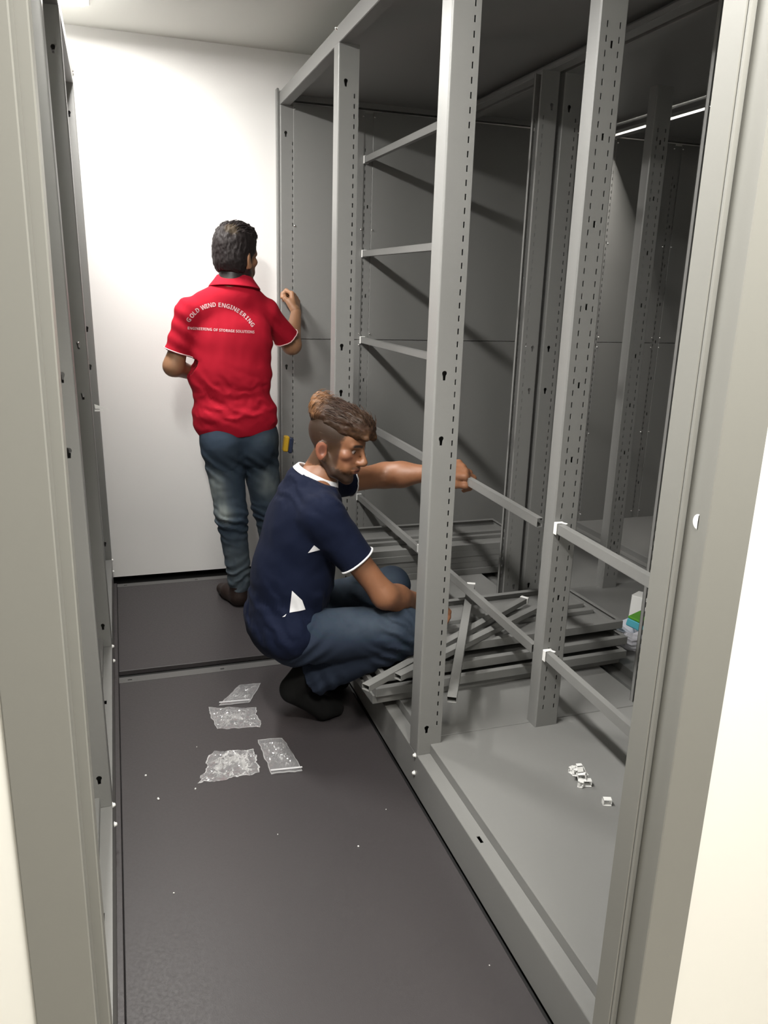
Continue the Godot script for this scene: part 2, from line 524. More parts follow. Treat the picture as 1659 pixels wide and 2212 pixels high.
func unit(label: String, x0: float, xm: float, x1: float, front_z: float, lean := 0.0, rows := ROWS, skip := "") -> Node3D:
	var t := thing("mobile_shelving", label, "shelving unit", Vector3(x0 if lean == 0.0 else x1, 0, 0))
	var ox := t.position.x
	var P := func(x: float, y: float, z: float) -> Vector3: return Vector3(x - ox, y, z)
	# kerb frame of the carriage
	var kb := Mb.new()
	var zb := -4.09
	for s in [0, 1]:
		var xo := x0 if s == 0 else x1
		var d := 1.0 if s == 0 else -1.0
		var a: Vector3 = P.call(xo, 0.006, zb)
		var b: Vector3 = P.call(xo + d * 0.003, 0.134, front_z)
		kb.bx(Vector3(minf(a.x, b.x), a.y, a.z), Vector3(maxf(a.x, b.x), b.y, b.z), 0.001)
		# flange with oblong holes
		var hol: Array = []
		for zz in [0.4, 1.56, 2.55]:
			var v: float = absf(zb) - zz
			hol.push_front([v - 0.013, v + 0.013, 0])
		hol.sort_custom(func(p, q): return p[0] < q[0])
		var use: Array = []
		for e in hol:
			if e[0] > 0.0 and e[1] < front_z - zb:
				use.append(e)
		kb.sheet(P.call(xo, 0.136, zb), Vector3(d, 0, 0), Vector3(0, 0, 1), Vector3.UP, 0.042, front_z - zb, [[0.017, 0.026, use]], 0.002)
	kb.bx(P.call(x0 + 0.003, 0.012, zb), P.call(x1 - 0.003, 0.134, zb + 0.003))
	kb.bx(P.call(x0 + 0.003, 0.012, front_z - 0.003), P.call(x1 - 0.003, 0.134, front_z))
	obj("carriage_kerb", kb.done(), M.metal, t)
	# deck panels, one for each bay
	var cuts := [zb]
	for r in rows:
		if r > -4.0:
			cuts.append(r - 0.035)
	cuts.append(front_z)
	for i in cuts.size() - 1:
		obj("deck_panel", boxmesh(P.call(x0 + 0.0425, DECK - 0.045, cuts[i] + 0.0012), P.call(x1 - 0.03, DECK, cuts[i + 1] - 0.0012), 0.0015), M.metal, t)
	# uprights
	var y0 := 0.137
	for r in rows:
		if not M.has("fp1"):
			M.fp1 = front_post(1.0, y0)
			M.fp2 = front_post(-1.0, y0)
			M.mp = mid_post(DECK)
		if not skip.contains("a"):
			obj("upright", M.fp1, M.metal, t).position = P.call(x0, y0, r)
		if not skip.contains("c"):
			obj("upright", M.fp2, M.metal, t).position = P.call(x1, y0, r)
		if not skip.contains("b"):
			obj("middle_upright", M.mp, M.metal, t).position = P.call(xm, DECK, r)
	# end panels between the far uprights: two wide, two high
	for pr in [[x0 + 0.064, xm + 0.016], [xm + 0.062, x1 - 0.064]]:
		for yy in [[DECK, 1.2515], [1.2545, TOP + 0.01]]:
			var ep := obj("end_panel", boxmesh(P.call(pr[0], yy[0], -4.053), P.call(pr[1], yy[1], -4.046), 0.0012), M.metal, t)
			var ys := [0.212, 0.716, 1.226] if yy[0] < 1.0 else [1.283, 1.799, 2.322]
			for y in ys:
				for x in [pr[0] + 0.006, pr[1] - 0.006]:
					screw(P.call(x, y, -4.046), Vector3(0, 0, 1), 0.0055, t)
	# side cover at the far end
	var sc := Mb.new()
	sc.bx(P.call(x0 - 0.012, 0.15, -4.1), P.call(x0 - 0.001, 2.41, -4.068), 0.002)
	obj("end_bracket", sc.done(), M.metal, t)
	# top: sheet with a flanged beam along each side
	var tp := Mb.new()
	tp.bx(P.call(x0 + 0.004, 2.384, zb), P.call(x1 - 0.004, 2.39, front_z), 0.001)
	tp.bx(P.call(x0 + 0.05, 2.36, zb), P.call(x1 - 0.05, 2.384, zb + 0.04))
	obj("top_panel", tp.done(), M.metal, t)
	for s in [0, 1]:
		var d := 1.0 if s == 0 else -1.0
		var xo := x0 if s == 0 else x1
		var bm := Mb.new()
		var b0: float = TOP if not (s == 1 and skip.contains("t")) else 2.372
		for bxs in [[0.0, 0.003, b0, 2.392], [0.003, 0.048, b0, b0 + 0.003], [0.045, 0.048, b0 + 0.003, b0 + 0.02]]:
			var lo: Vector3 = P.call(xo + d * bxs[0], bxs[2], zb)
			var hi: Vector3 = P.call(xo + d * bxs[1], bxs[3], front_z)
			bm.bx(Vector3(minf(lo.x, hi.x), lo.y, lo.z), Vector3(maxf(lo.x, hi.x), hi.y, hi.z), 0.001)
		obj("top_beam", bm.done(), M.metal, t)
		for r in rows:
			screw(P.call(xo + d * 0.025, b0, r - 0.035), Vector3.DOWN, 0.0055, t)
			screw(P.call(xo - d * 0.0, 2.40 - 0.012, r - 0.03), Vector3(-d, 0, 0.3), 0.008, t)
	# carriage bolts on the kerb
	for r in rows:
		for y in [0.066, 0.128]:
			bolt(P.call(x0, y, r - 0.015), Vector3(-1, 0, 0), t)
			bolt(P.call(x1, y, r - 0.015), Vector3(1, 0, 0), t)
	if lean != 0.0:
		t.rotation.z = lean
	return t

func racks() -> void:
	unit("grey metal shelving unit on the right of the aisle, its front uprights standing bare", 0.805, 1.207, 1.69, -0.95)
	unit("dark empty shelving unit behind the front right one, reached through its uprights", 1.712, 2.135, 2.565, -0.95)
	unit("hindmost shelving unit at far right, seen only past the middle one", 2.60, 3.03, 3.46, -0.95)
	unit("grey shelving unit on the left of the aisle, seen edge-on beside the doorway", -0.96, -0.52, -0.077, -0.95, 0.0127)
	# bars clipped between the uprights
	var far_names := ["topmost", "second from the top", "third from the top", "fourth from the top", "lowest"]
	var ys := [2.126, 1.683, 1.252, 0.822, 0.401]
	for i in 5:
		shelf_bar("light grey shelf bar in the far bay, %s of its five" % far_names[i], Vector3(1.234, ys[i], -4.044), Vector3(1.234, ys[i] - 0.004, -3.052), true, false, "bars in the far bay")
	shelf_bar("grey shelf bar in the crouching person's hand, its open end towards the door", Vector3(1.212, 0.842, -3.03), Vector3(1.212, 0.828, -2.05), false, false, "bars in the middle bay")
	shelf_bar("low grey shelf bar running above the fanned tray pile to the middle upright", Vector3(1.217, 0.425, -3.05), Vector3(1.217, 0.415, -2.025), true, false, "bars in the middle bay")
	shelf_bar("upper grey shelf bar with white end clip between middle upright and door frame", Vector3(1.222, 0.838, -1.962), Vector3(1.206, 0.832, -1.0), true, true, "bars in the near bay")
	shelf_bar("lower grey shelf bar with white end clip between middle upright and door frame", Vector3(1.224, 0.424, -1.962), Vector3(1.206, 0.418, -1.0), true, true, "bars in the near bay")
	# paper tag caught on a left upright
	var tg := Mb.new()
	tg.tri(Vector3(0.0, 0.012, 0.0), Vector3(0.002, -0.004, 0.002), Vector3(0.05, -0.006, 0.004), Vector3(0, 0.3, 1))
	tg.tri(Vector3(0.0, 0.012, -0.0015), Vector3(0.002, -0.004, 0.0005), Vector3(0.05, -0.006, 0.0025), Vector3(0, 0.3, -1))
	tg.bx(Vector3(0.0, -0.014, -0.001), Vector3(0.03, -0.008, 0.001))
	tag(obj("paper_tag", tg.done(), M.white), "small pointed white paper flap sticking out of the left unit's upright", "paper").position = Vector3(-0.082, 1.07, -2.99)

# a channel bar with a white plastic clip at its far end
func shelf_bar(label: String, a: Vector3, b: Vector3, clip_a: bool, hook: bool, group: String) -> void:
	var t := thing("shelf_bar", label, "shelf bar", a, group)
	var m := Mb.new()
	var d := b - a
	var z := d.normalized()
	var x := Vector3.UP.cross(z).normalized()
	var y := z.cross(x)
	var L := d.length()
	var B := Basis(x, y, z)
	for s in [[Vector3(-0.009, 0, 0), Vector3(0.002, 0.03, 0)], [Vector3(0, 0.0142, 0), Vector3(0.02, 0.0016, 0)], [Vector3(0, -0.0142, 0), Vector3(0.02, 0.0016, 0)], [Vector3(0.0092, 0.010, 0), Vector3(0.0016, 0.008, 0)], [Vector3(0.0092, -0.010, 0), Vector3(0.0016, 0.008, 0)]]:
		var sz: Vector3 = s[1]
		sz.z = L - 0.004
		m.box(Transform3D(B, B * (s[0] as Vector3) + d * 0.5), sz, 0.0006)
	obj("channel", m.done(), M.metal, t)
	if clip_a:
		var c := Mb.new()
		c.box(Transform3D(B, B * Vector3(-0.0125, 0, 0.006)), Vector3(0.003, 0.036, 0.016), 0.0008)
		c.box(Transform3D(B, B * Vector3(0.0, 0.0172, 0.006)), Vector3(0.026, 0.003, 0.014), 0.0008)
		c.box(Transform3D(B, B * Vector3(0.0, 0.0, 0.0)), Vector3(0.026, 0.034, 0.004), 0.0008)
		if hook:
			c.box(Transform3D(B * Basis(Vector3(0, 1, 0), 0.5), B * Vector3(0.011, 0.0172, 0.016)), Vector3(0.008, 0.003, 0.018), 0.0008)
		obj("end_clip", c.done(), M.white, t)

# ---------------------------------------------------------------- loose trays, bars and clips
func tray_mesh(w: float, d: float, ribs: bool) -> ArrayMesh:
	# lying face down: sheet below, rim standing up with a flange turned inwards
	var m := Mb.new()
	var h := 0.03
	var t := 0.002
	m.bx(Vector3(-w / 2, 0, -d / 2), Vector3(w / 2, t, d / 2))
	for s in [-1.0, 1.0]:
		m.bx(Vector3(-w / 2, 0, s * d / 2 - t / 2), Vector3(w / 2, h, s * d / 2 + t / 2), 0.0008)
		m.bx(Vector3(s * w / 2 - t / 2, 0, -d / 2), Vector3(s * w / 2 + t / 2, h, d / 2), 0.0008)
		var z0: float = s * d / 2
		var z1: float = s * (d / 2 - 0.022)
		m.bx(Vector3(-w / 2 + 0.012, h - t, minf(z0, z1)), Vector3(w / 2 - 0.012, h, maxf(z0, z1)), 0.0008)
		var x0: float = s * w / 2
		var x1: float = s * (w / 2 - 0.014)
		m.bx(Vector3(minf(x0, x1), h - t, -d / 2), Vector3(maxf(x0, x1), h, d / 2), 0.0008)
	if ribs:
		for z in [-0.034, 0.034]:
			m.bx(Vector3(-w / 2 + 0.09, t, z - 0.013), Vector3(w / 2 - 0.09, 0.02, z + 0.013), 0.0015)
		m.bx(Vector3(-w / 2 + 0.11, t, -0.02), Vector3(w / 2 - 0.11, 0.008, 0.02), 0.0015)
	return m.done()

func tray(label: String, group: String, at: Vector3, yaw: float, tilt := 0.0) -> void:
	if not M.has("tray"):
		M.tray = tray_mesh(1.0, 0.40, false)
		M.rib = boxmesh(Vector3(-0.475, 0.002, -0.013), Vector3(0.475, 0.02, 0.013), 0.0015)
	var t := thing("shelf_tray", label, "shelf tray", at, group)
	obj("tray_pan", M.tray, M.metal, t)
	for z in [-0.034, 0.034]:
		obj("stiffener_rib", M.rib, M.metal, t).position = Vector3(0, 0, z)
	t.rotation = Vector3(0, yaw, tilt)

func hollow_bar(a: Vector3, b: Vector3, label: String, capped: bool) -> void:
	var t := thing("loose_bar", label, "shelf bar", a, "loose bars on the pile")
	var d := b - a
	var z := d.normalized()
	var x := Vector3.UP.cross(z).normalized()
	var y := z.cross(x)
	var B := Basis(x, y, z)
	var L := d.length()
	var m := Mb.new()
	for s in [[Vector3(-0.0142, 0, 0), Vector3(0.0016, 0.02, 0)], [Vector3(0.0142, 0, 0), Vector3(0.0016, 0.02, 0)], [Vector3(0, 0.0092, 0), Vector3(0.03, 0.0016, 0)], [Vector3(0, -0.0092, 0), Vector3(0.03, 0.0016, 0)]]:
		var sz: Vector3 = s[1]
		sz.z = L
		m.box(Transform3D(B, B * (s[0] as Vector3) + d * 0.5), sz, 0.0006)
	obj("tube", m.done(), M.metal, t)
	if capped:
		var c := Mb.new()
		c.box(Transform3D(B, B * Vector3(0, 0.0, 0.005)), Vector3(0.034, 0.024, 0.014), 0.001)
		obj("end_cap", c.done(), M.white, t)

func clip_mesh() -> ArrayMesh:
	var m := Mb.new()
	m.bx(Vector3(-0.012, 0.0, -0.008), Vector3(0.012, 0.0025, 0.008), 0.0006)
	m.bx(Vector3(-0.012, 0.0165, -0.008), Vector3(0.012, 0.019, 0.008), 0.0006)
	m.bx(Vector3(-0.012, 0.0, -0.008), Vector3(-0.0095, 0.019, 0.008), 0.0006)
	m.bx(Vector3(0.0095, 0.0, -0.008), Vector3(0.012, 0.011, -0.004), 0.0006)
	m.bx(Vector3(0.0095, 0.006, 0.002), Vector3(0.012, 0.019, 0.008), 0.0006)
	return m.done()

func loose_parts() -> void:
	var rise := 0.0305
	# far pile: six trays
	var fl := ["lowest", "second", "third", "fourth", "fifth"]
	var jx := [0.0, 0.004, -0.006, 0.003, 0.006]
	for i in 5:
		var lab: String = "grey shelf tray in the far pile by the end panel, " + (["lowest of five", "second from bottom", "middle of five", "second from top", "upturned on top"][i] as String)
		tray(lab, "trays in the far pile", Vector3(1.405 + jx[i], DECK + 0.0005 + i * rise, -3.53 - jx[(i + 2) % 5]), 0.012 * (i % 2), 0.0)
	# near pile: four trays fanned towards the door
	tray("grey shelf tray at the bottom of the fanned pile, nearest the door", "trays in the near pile", Vector3(1.24, DECK + 0.0005, -2.47), 0.05)
	tray("grey shelf tray second from the bottom of the fanned pile in the middle bay", "trays in the near pile", Vector3(1.25, DECK + 0.031, -2.45), 0.035)
	tray("grey shelf tray just under the uppermost one of the fanned pile", "trays in the near pile", Vector3(1.28, DECK + 0.064, -2.49), 0.045)
	tray("grey upturned shelf tray topping the fanned pile, its two ribs showing", "trays in the near pile", Vector3(1.30, 0.268, -2.555), 0.045)
	hollow_bar(Vector3(1.331, 0.350, -2.752), Vector3(0.898, 0.326, -1.940), "loose grey bar sloping off the pile onto the deck, its open end forward", true)
	hollow_bar(Vector3(1.523, 0.312, -2.642), Vector3(0.680, 0.309, -2.110), "loose grey bar lying across the pile from a white cap to the aisle edge", true)
	hollow_bar(Vector3(1.59, 0.311, -2.585), Vector3(0.80, 0.309, -2.150), "loose grey bar beside the capped one, ending short of the aisle edge", false)
	hollow_bar(Vector3(1.66, 0.242, -2.335), Vector3(0.79, 0.242, -2.29), "loose grey bar tucked below the uppermost tray of the pile", false)
	# white plastic clips
	M.clip = clip_mesh()
	var rng := RandomNumberGenerator.new()
	rng.seed = 4
	for i in 9:
		var c := obj("plastic_clip", M.clip, M.white)
		tag(c, "white plastic clip in the heap on the near deck, " + ["right side of its bottom layer", "far left of its bottom layer", "near left of its bottom layer", "nearest the door at its bottom", "right side of its second layer", "far side of its second layer", "left side of its second layer", "near side of its second layer", "lying on its very top"][i], "clip", "clips in the heap")
		var lay := i / 4
		var an := i * 2.4
		var r := [0.019, 0.011, 0.0][mini(lay, 2)] as float
		c.position = Vector3(1.19 + cos(an) * r * 0.7, DECK + lay * 0.015, -1.675 + sin(an) * r * 1.8)
		c.rotation = Vector3(rng.randf_range(-0.2, 0.5) * mini(lay, 1), an * 1.7, rng.randf_range(-0.4, 0.4) * mini(lay, 1))
	var one := obj("plastic_clip", M.clip, M.white)
	tag(one, "single white plastic clip lying apart from the heap, nearer the door", "clip")
	one.position = Vector3(1.203, DECK, -1.557)
	one.rotation.y = -0.35
	var kn := obj("plastic_clip", M.clip, M.white)
	tag(kn, "white plastic clip on the pile right behind the crouching worker's knee", "clip")
	kn.position = Vector3(1.03, 0.30, -2.66)
	kn.rotation.y = 0.7
	# sponge in a white bag on the middle unit's deck, and a white box behind it
	var bag := Mb.new()
	var f := FastNoiseLite.new()
	f.seed = 9
	f.frequency = 14.0
	var nu := 26
	var nv := 8
	var pt := func(i: int, j: int) -> Vector3:
		var a := TAU * i / nu
		var y := 0.075 * j / nv
		var r := 1.0 + 0.10 * sin(PI * j / nv) + 0.16 * f.get_noise_3d(cos(a) * 0.5, y * 6.0, sin(a) * 0.5)
		return Vector3(cos(a) * 0.10 * r, y * (1.0 + 0.25 * f.get_noise_3d(cos(a), 0.3, sin(a))), sin(a) * 0.07 * r)
	for i in nu:
		for j in nv:
			bag.quad(pt.call(i, j), pt.call(i + 1, j), pt.call(i + 1, j + 1), pt.call(i, j + 1), Vector3(cos(TAU * (i + 0.5) / nu), 0.05, sin(TAU * (i + 0.5) / nu)))
		bag.tri(pt.call(i, 0), pt.call(i + 1, 0), Vector3(0, 0.002, 0), Vector3.DOWN)
		bag.tri(pt.call(i, nv) * Vector3(1, 0.98, 1), pt.call(i + 1, nv) * Vector3(1, 0.98, 1), Vector3(0, 0.03, 0), Vector3.UP)
	var bo := obj("plastic_bag", bag.done(), mat(Color(0.62, 0.62, 0.68), 0.3))
	tag(bo, "crumpled white plastic bag under the green sponge by the dark upright", "bag")
	bo.position = Vector3(1.915, DECK, -2.43)
	var sp := thing("sponge", "green and turquoise scouring sponge on the white bag by the dark upright", "sponge", Vector3(1.922, DECK + 0.078, -2.415))
	obj("foam", boxmesh(Vector3(-0.055, 0, -0.04), Vector3(0.055, 0.032, 0.04), 0.004), mat(Color(0.09, 0.42, 0.52), 0.9), sp)
	obj("scouring_pad", boxmesh(Vector3(-0.055, 0.032, -0.04), Vector3(0.055, 0.042, 0.04), 0.003), mat(Color(0.10, 0.33, 0.03), 0.95), sp)
	sp.rotation = Vector3(0.15, 0.5, -0.08)
	var wb := thing("carton", "small white carton standing behind the sponge on the middle unit's deck", "box", Vector3(2.065, DECK, -2.60))
	obj("carton_body", boxmesh(Vector3(-0.04, 0, -0.04), Vector3(0.05, 0.12, 0.04), 0.002), M.white, wb)
	obj("carton_flap", boxmesh(Vector3(-0.04, 0.12, -0.041), Vector3(0.05, 0.122, 0.02), 0.0006), M.white, wb)
	wb.rotation = Vector3(0, 0.6, -0.1)

# ---------------------------------------------------------------- bags and crumbs on the floor
func litter() -> void:
	var film := mat(Color(0.9, 0.9, 0.92), 0.1)
	film.transparency = BaseMaterial3D.TRANSPARENCY_ALPHA
	film.albedo_color.a = 0.10
	film.metallic_specular = 1.0
	var seal := mat(Color(0.8, 0.8, 0.82), 0.25)
	seal.transparency = BaseMaterial3D.TRANSPARENCY_ALPHA
	seal.albedo_color.a = 0.35
	bag_film("flat zip bag at the top of the clear bags, its seal strip lying across", "zip_bag", [Vector3(0.287, 0, -2.665), Vector3(0.400, 0, -2.655), Vector3(0.470, 0, -2.795), Vector3(0.385, 0, -2.80)], 0.022, 0.010, 1, film, seal, 0.0)
	bag_film("crumpled clear bag in the middle, just below the flat zip bag", "clear_bag", [Vector3(0.262, 0, -2.50), Vector3(0.415, 0, -2.475), Vector3(0.415, 0, -2.61), Vector3(0.250, 0, -2.66)], 0.035, 0.020, 2, film, seal, -1.0)
	bag_film("big crinkled clear bag nearest the door, left of the smooth one", "clear_bag", [Vector3(0.165, 0, -2.20), Vector3(0.36, 0, -2.20), Vector3(0.365, 0, -2.345), Vector3(0.23, 0, -2.36)], 0.05, 0.034, 3, film, seal, -1.0)
	bag_film("smooth clear zip bag lying alone on the right of the other bags", "zip_bag", [Vector3(0.395, 0, -2.185), Vector3(0.497, 0, -2.175), Vector3(0.472, 0, -2.385), Vector3(0.386, 0, -2.395)], 0.028, 0.010, 4, film, seal, 0.0)
	var spots := [Vector2(0.014, -2.289), Vector2(0.157, -2.176), Vector2(0.045, -2.155), Vector2(0.062, -1.748), Vector2(0.36, -1.897), Vector2(0.566, -1.784), Vector2(0.693, -1.918), Vector2(0.184, -2.411), Vector2(0.742, -1.309), Vector2(0.66, -2.60)]
	var where := ["farthest left, by the left unit", "just in front of the big crinkled bag", "left of the one before the big bag", "lone one near the left jamb", "in mid aisle well before the smooth bag", "in mid aisle towards the right kerb", "close beside the kerb bolts", "left of the two crumpled bags", "by the kerb near the right door jamb", "under the crouching person's shoe tips"]
	var sizes := [0.005, 0.0045, 0.006, 0.0035, 0.0028, 0.004, 0.0025, 0.0025, 0.0025, 0.003]
	for i in spots.size():
		var m := Mb.new()
		m.box(Transform3D(Basis(Vector3(0.3, 1, 0.2).normalized(), i * 1.1), Vector3(0, sizes[i] * 0.4, 0)), Vector3(1.0, 0.8, 0.75) * float(sizes[i]) * 1.2, 0.001)
		var o := obj("plastic_crumb", m.done(), M.white)
		o.position = Vector3(spots[i].x, 0.0, spots[i].y)
		tag(o, "tiny white crumb on the dark aisle floor, " + where[i], "crumb", "crumbs on the floor")

# a closed pillow of clear film over the quad c (near left, near right, far right, far left)
func bag_film(label: String, called: String, c: Array, rise: float, crumple: float, sd: int, film: Material, seal: Material, strip: float) -> void:
	var ctr := Vector3.ZERO
	for p in c:
		ctr += p * 0.25
	var t := thing(called, label, "bag", ctr, "clear plastic bags on the floor")
	var f := FastNoiseLite.new()
	f.seed = sd
	f.noise_type = FastNoiseLite.TYPE_CELLULAR
	f.cellular_return_type = FastNoiseLite.RETURN_DISTANCE2_SUB
	f.frequency = 38.0 if crumple > 0.015 else 20.0
	f.fractal_type = FastNoiseLite.FRACTAL_NONE
	var g := FastNoiseLite.new()
	g.seed = sd + 20
	g.frequency = 18.0
	var nn := 60 if crumple > 0.015 else 40
	var m := Mb.new()
	var k := Mb.new()
	var crease := mat(Color(0.95, 0.95, 0.95), 0.28)
	crease.transparency = BaseMaterial3D.TRANSPARENCY_ALPHA
	crease.albedo_color.a = 0.42 if sd == 3 else 0.30
	crease.metallic_specular = 1.0
	for side in [1.0, -1.0]:
		var gr: Array = []
		for j in nn + 1:
			var row: Array = []
			for i in nn + 1:
				var u := float(i) / nn
				var v := float(j) / nn
				var p: Vector3 = (c[0] as Vector3).lerp(c[1], u).lerp((c[3] as Vector3).lerp(c[2], u), v) - ctr
				var e := clampf(minf(minf(u, 1 - u), minf(v, 1 - v)) * 4.0, 0.0, 1.0)
				var wob := Vector3(g.get_noise_2d(p.x, p.z + 3), 0, g.get_noise_2d(p.x + 7, p.z)) * crumple * 0.45
				var y := 0.004
				var nz := f.get_noise_3d(p.x + side * 3.0, 0.3 * side, p.z)
				if side > 0:
					y += e * (rise * (0.55 + 0.6 * g.get_noise_2d(p.x * 0.6, p.z * 0.6)) + crumple * nz * 1.0)
				else:
					y = 0.0015 + e * (0.0015 + 0.25 * crumple * (nz + 1.0))
				row.append(p + wob + Vector3(0, maxf(y, 0.001), 0))
			gr.append(row)
		for j in nn:
			for i in nn:
				for tr in [[gr[j][i], gr[j][i + 1], gr[j + 1][i + 1]], [gr[j][i], gr[j + 1][i + 1], gr[j + 1][i]]]:
					var cr: Vector3 = (tr[1] - tr[0]).cross(tr[2] - tr[0]).normalized()
					var steep := absf(cr.y) < (0.72 if crumple > 0.015 else 0.80)
					var edge: bool = j == 0 or i == 0 or j == nn - 1 or i == nn - 1
					(k if side > 0 and (steep or edge) else m).tri(tr[0], tr[1], tr[2], Vector3(0, side, 0))
	obj("film", m.done(), film, t)
	obj("crease", k.done(), crease, t)
	if strip >= 0.0:
		var s := Mb.new()
		var a: Vector3 = (c[0] as Vector3).lerp(c[3], strip + 0.04) - ctr
		var b: Vector3 = (c[1] as Vector3).lerp(c[2], strip + 0.04) - ctr
		s.bar(a + Vector3(0, 0.013, 0), b + Vector3(0, 0.013, 0), 0.007, 0.0016, 0.0006)
		obj("zip_strip", s.done(), seal, t)

# ---------------------------------------------------------------- smooth solids meshed as surface nets
class Sdf:
	var o: Vector3
	var h: float
	var nx: int
	var ny: int
	var nz: int
	var k: float
	var a := PackedFloat32Array()
	var fixed := false
	func _init(lo: Vector3, hi: Vector3, cell: float, blend: float) -> void:
		o = lo
		h = cell
		k = blend
		var s := (hi - lo) / cell
		nx = int(ceil(s.x)) + 1
		ny = int(ceil(s.y)) + 1
		nz = int(ceil(s.z)) + 1
		a.resize(nx * ny * nz)
		a.fill(0.0)
	func _range(lo: Vector3, hi: Vector3) -> Array:
		var p := (lo - o) / h
		var q := (hi - o) / h
		return [clampi(int(floor(p.x)), 0, nx), clampi(int(floor(p.y)), 0, ny), clampi(int(floor(p.z)), 0, nz), clampi(int(ceil(q.x)) + 1, 0, nx), clampi(int(ceil(q.y)) + 1, 0, ny), clampi(int(ceil(q.z)) + 1, 0, nz)]
	func cap(p0: Vector3, p1: Vector3, r0: float, r1: float) -> void:
		var m := maxf(r0, r1) + 4.0 * k
		var mv := Vector3(m, m, m)
		var b := _range(Vector3(minf(p0.x, p1.x), minf(p0.y, p1.y), minf(p0.z, p1.z)) - mv, Vector3(maxf(p0.x, p1.x), maxf(p0.y, p1.y), maxf(p0.z, p1.z)) + mv)
		var d := p1 - p0
		var dd := maxf(d.length_squared(), 1e-9)
		var dr := r1 - r0
		var ik := -1.0 / k
		var x1: int = b[3]
		for z in range(b[2], b[5]):
			for y in range(b[1], b[4]):
				var row := (z * ny + y) * nx
				var p := o + Vector3(b[0], y, z) * h - p0
				for x in range(b[0], x1):
					var t := clampf(p.dot(d) / dd, 0.0, 1.0)
					var f := (p - d * t).length() - r0 - dr * t
					if f < m:
						a[row + x] += exp(maxf(f, -0.2) * ik)
					p.x += h
	func ell(c: Vector3, bs: Basis, r: Vector3) -> void:
		var m := maxf(r.x, maxf(r.y, r.z)) + 4.0 * k
		var mv := Vector3(m, m, m)
		var b := _range(c - mv, c + mv)
		var inv := bs.transposed()
		var r2 := r * r
		var ik := -1.0 / k
		for z in range(b[2], b[5]):
			for y in range(b[1], b[4]):
				var row := (z * ny + y) * nx
				for x in range(b[0], b[3]):
					var p := inv * (o + Vector3(x, y, z) * h - c)
					var k0 := (p / r).length()
					if k0 < 3.0:
						var k1 := (p / r2).length()
						var f := k0 * (k0 - 1.0) / maxf(k1, 1e-6)
						a[row + x] += exp(maxf(f, -0.2) * ik)
	func fix() -> void:
		var e := exp(-4.0)
		for i in a.size():
			var s := a[i]
			a[i] = 4.0 * k if s == 0.0 else -k * log(s + e * 0.02)
		fixed = true
	# takes an ellipsoid away
	func dig(c: Vector3, bs: Basis, r: Vector3, sm := 0.004) -> void:
		var m := maxf(r.x, maxf(r.y, r.z)) + 3.0 * sm
		var mv := Vector3(m, m, m)
		var b := _range(c - mv, c + mv)
		var inv := bs.transposed()
		var r2 := r * r
		for z in range(b[2], b[5]):
			for y in range(b[1], b[4]):
				var row := (z * ny + y) * nx
				for x in range(b[0], b[3]):
					var p := inv * (o + Vector3(x, y, z) * h - c)
					var k0 := (p / r).length()
					var k1 := (p / r2).length()
					var f := -(k0 * (k0 - 1.0) / maxf(k1, 1e-6))
					var d := a[row + x]
					var q := clampf(0.5 - 0.5 * (d - f) / sm, 0.0, 1.0)
					a[row + x] = lerpf(d, f, q) + sm * q * (1.0 - q)
	# cuts away what lies on the side of the normal, within rad of the point
	func cut(p0: Vector3, nr: Vector3, rad := 9.0) -> void:
		var mv := Vector3(rad, rad, rad)
		var b := _range(p0 - mv, p0 + mv)
		var n1 := nr.normalized()
		var rr := rad * rad
		for z in range(b[2], b[5]):
			for y in range(b[1], b[4]):
				var row := (z * ny + y) * nx
				for x in range(b[0], b[3]):
					var p := o + Vector3(x, y, z) * h - p0
					var f := p.dot(n1)
					if f > a[row + x] and p.length_squared() < rr:
						a[row + x] = f
	func bend(fn: Callable) -> void:
		var lim := 3.0 * h + 0.02
		for z in nz:
			for y in ny:
				var row := (z * ny + y) * nx
				for x in nx:
					var d := a[row + x]
					if d < lim and d > -lim:
						a[row + x] = d + float(fn.call(o + Vector3(x, y, z) * h))
	func at(p: Vector3) -> float:
		var q := (p - o) / h
		var x := clampi(int(floor(q.x)), 0, nx - 2)
		var y := clampi(int(floor(q.y)), 0, ny - 2)
		var z := clampi(int(floor(q.z)), 0, nz - 2)
		var f := Vector3(clampf(q.x - x, 0, 1), clampf(q.y - y, 0, 1), clampf(q.z - z, 0, 1))
		var i := (z * ny + y) * nx + x
		var c00 := lerpf(a[i], a[i + 1], f.x)
		var c10 := lerpf(a[i + nx], a[i + nx + 1], f.x)
		var j := i + nx * ny
		var c01 := lerpf(a[j], a[j + 1], f.x)
		var c11 := lerpf(a[j + nx], a[j + nx + 1], f.x)
		return lerpf(lerpf(c00, c10, f.y), lerpf(c01, c11, f.y), f.z)
	# first hit from p along d
	func hit(p: Vector3, d: Vector3, far := 0.6) -> Vector3:
		var t := 0.0
		while t < far:
			var f := at(p + d * t)
			if f < 0.0005:
				break
			t += maxf(f * 0.7, 0.0007)
		return p + d * t
	func grad(p: Vector3) -> Vector3:
		var e := h
		return Vector3(at(p + Vector3(e, 0, 0)) - at(p - Vector3(e, 0, 0)), at(p + Vector3(0, e, 0)) - at(p - Vector3(0, e, 0)), at(p + Vector3(0, 0, e)) - at(p - Vector3(0, 0, e))).normalized()
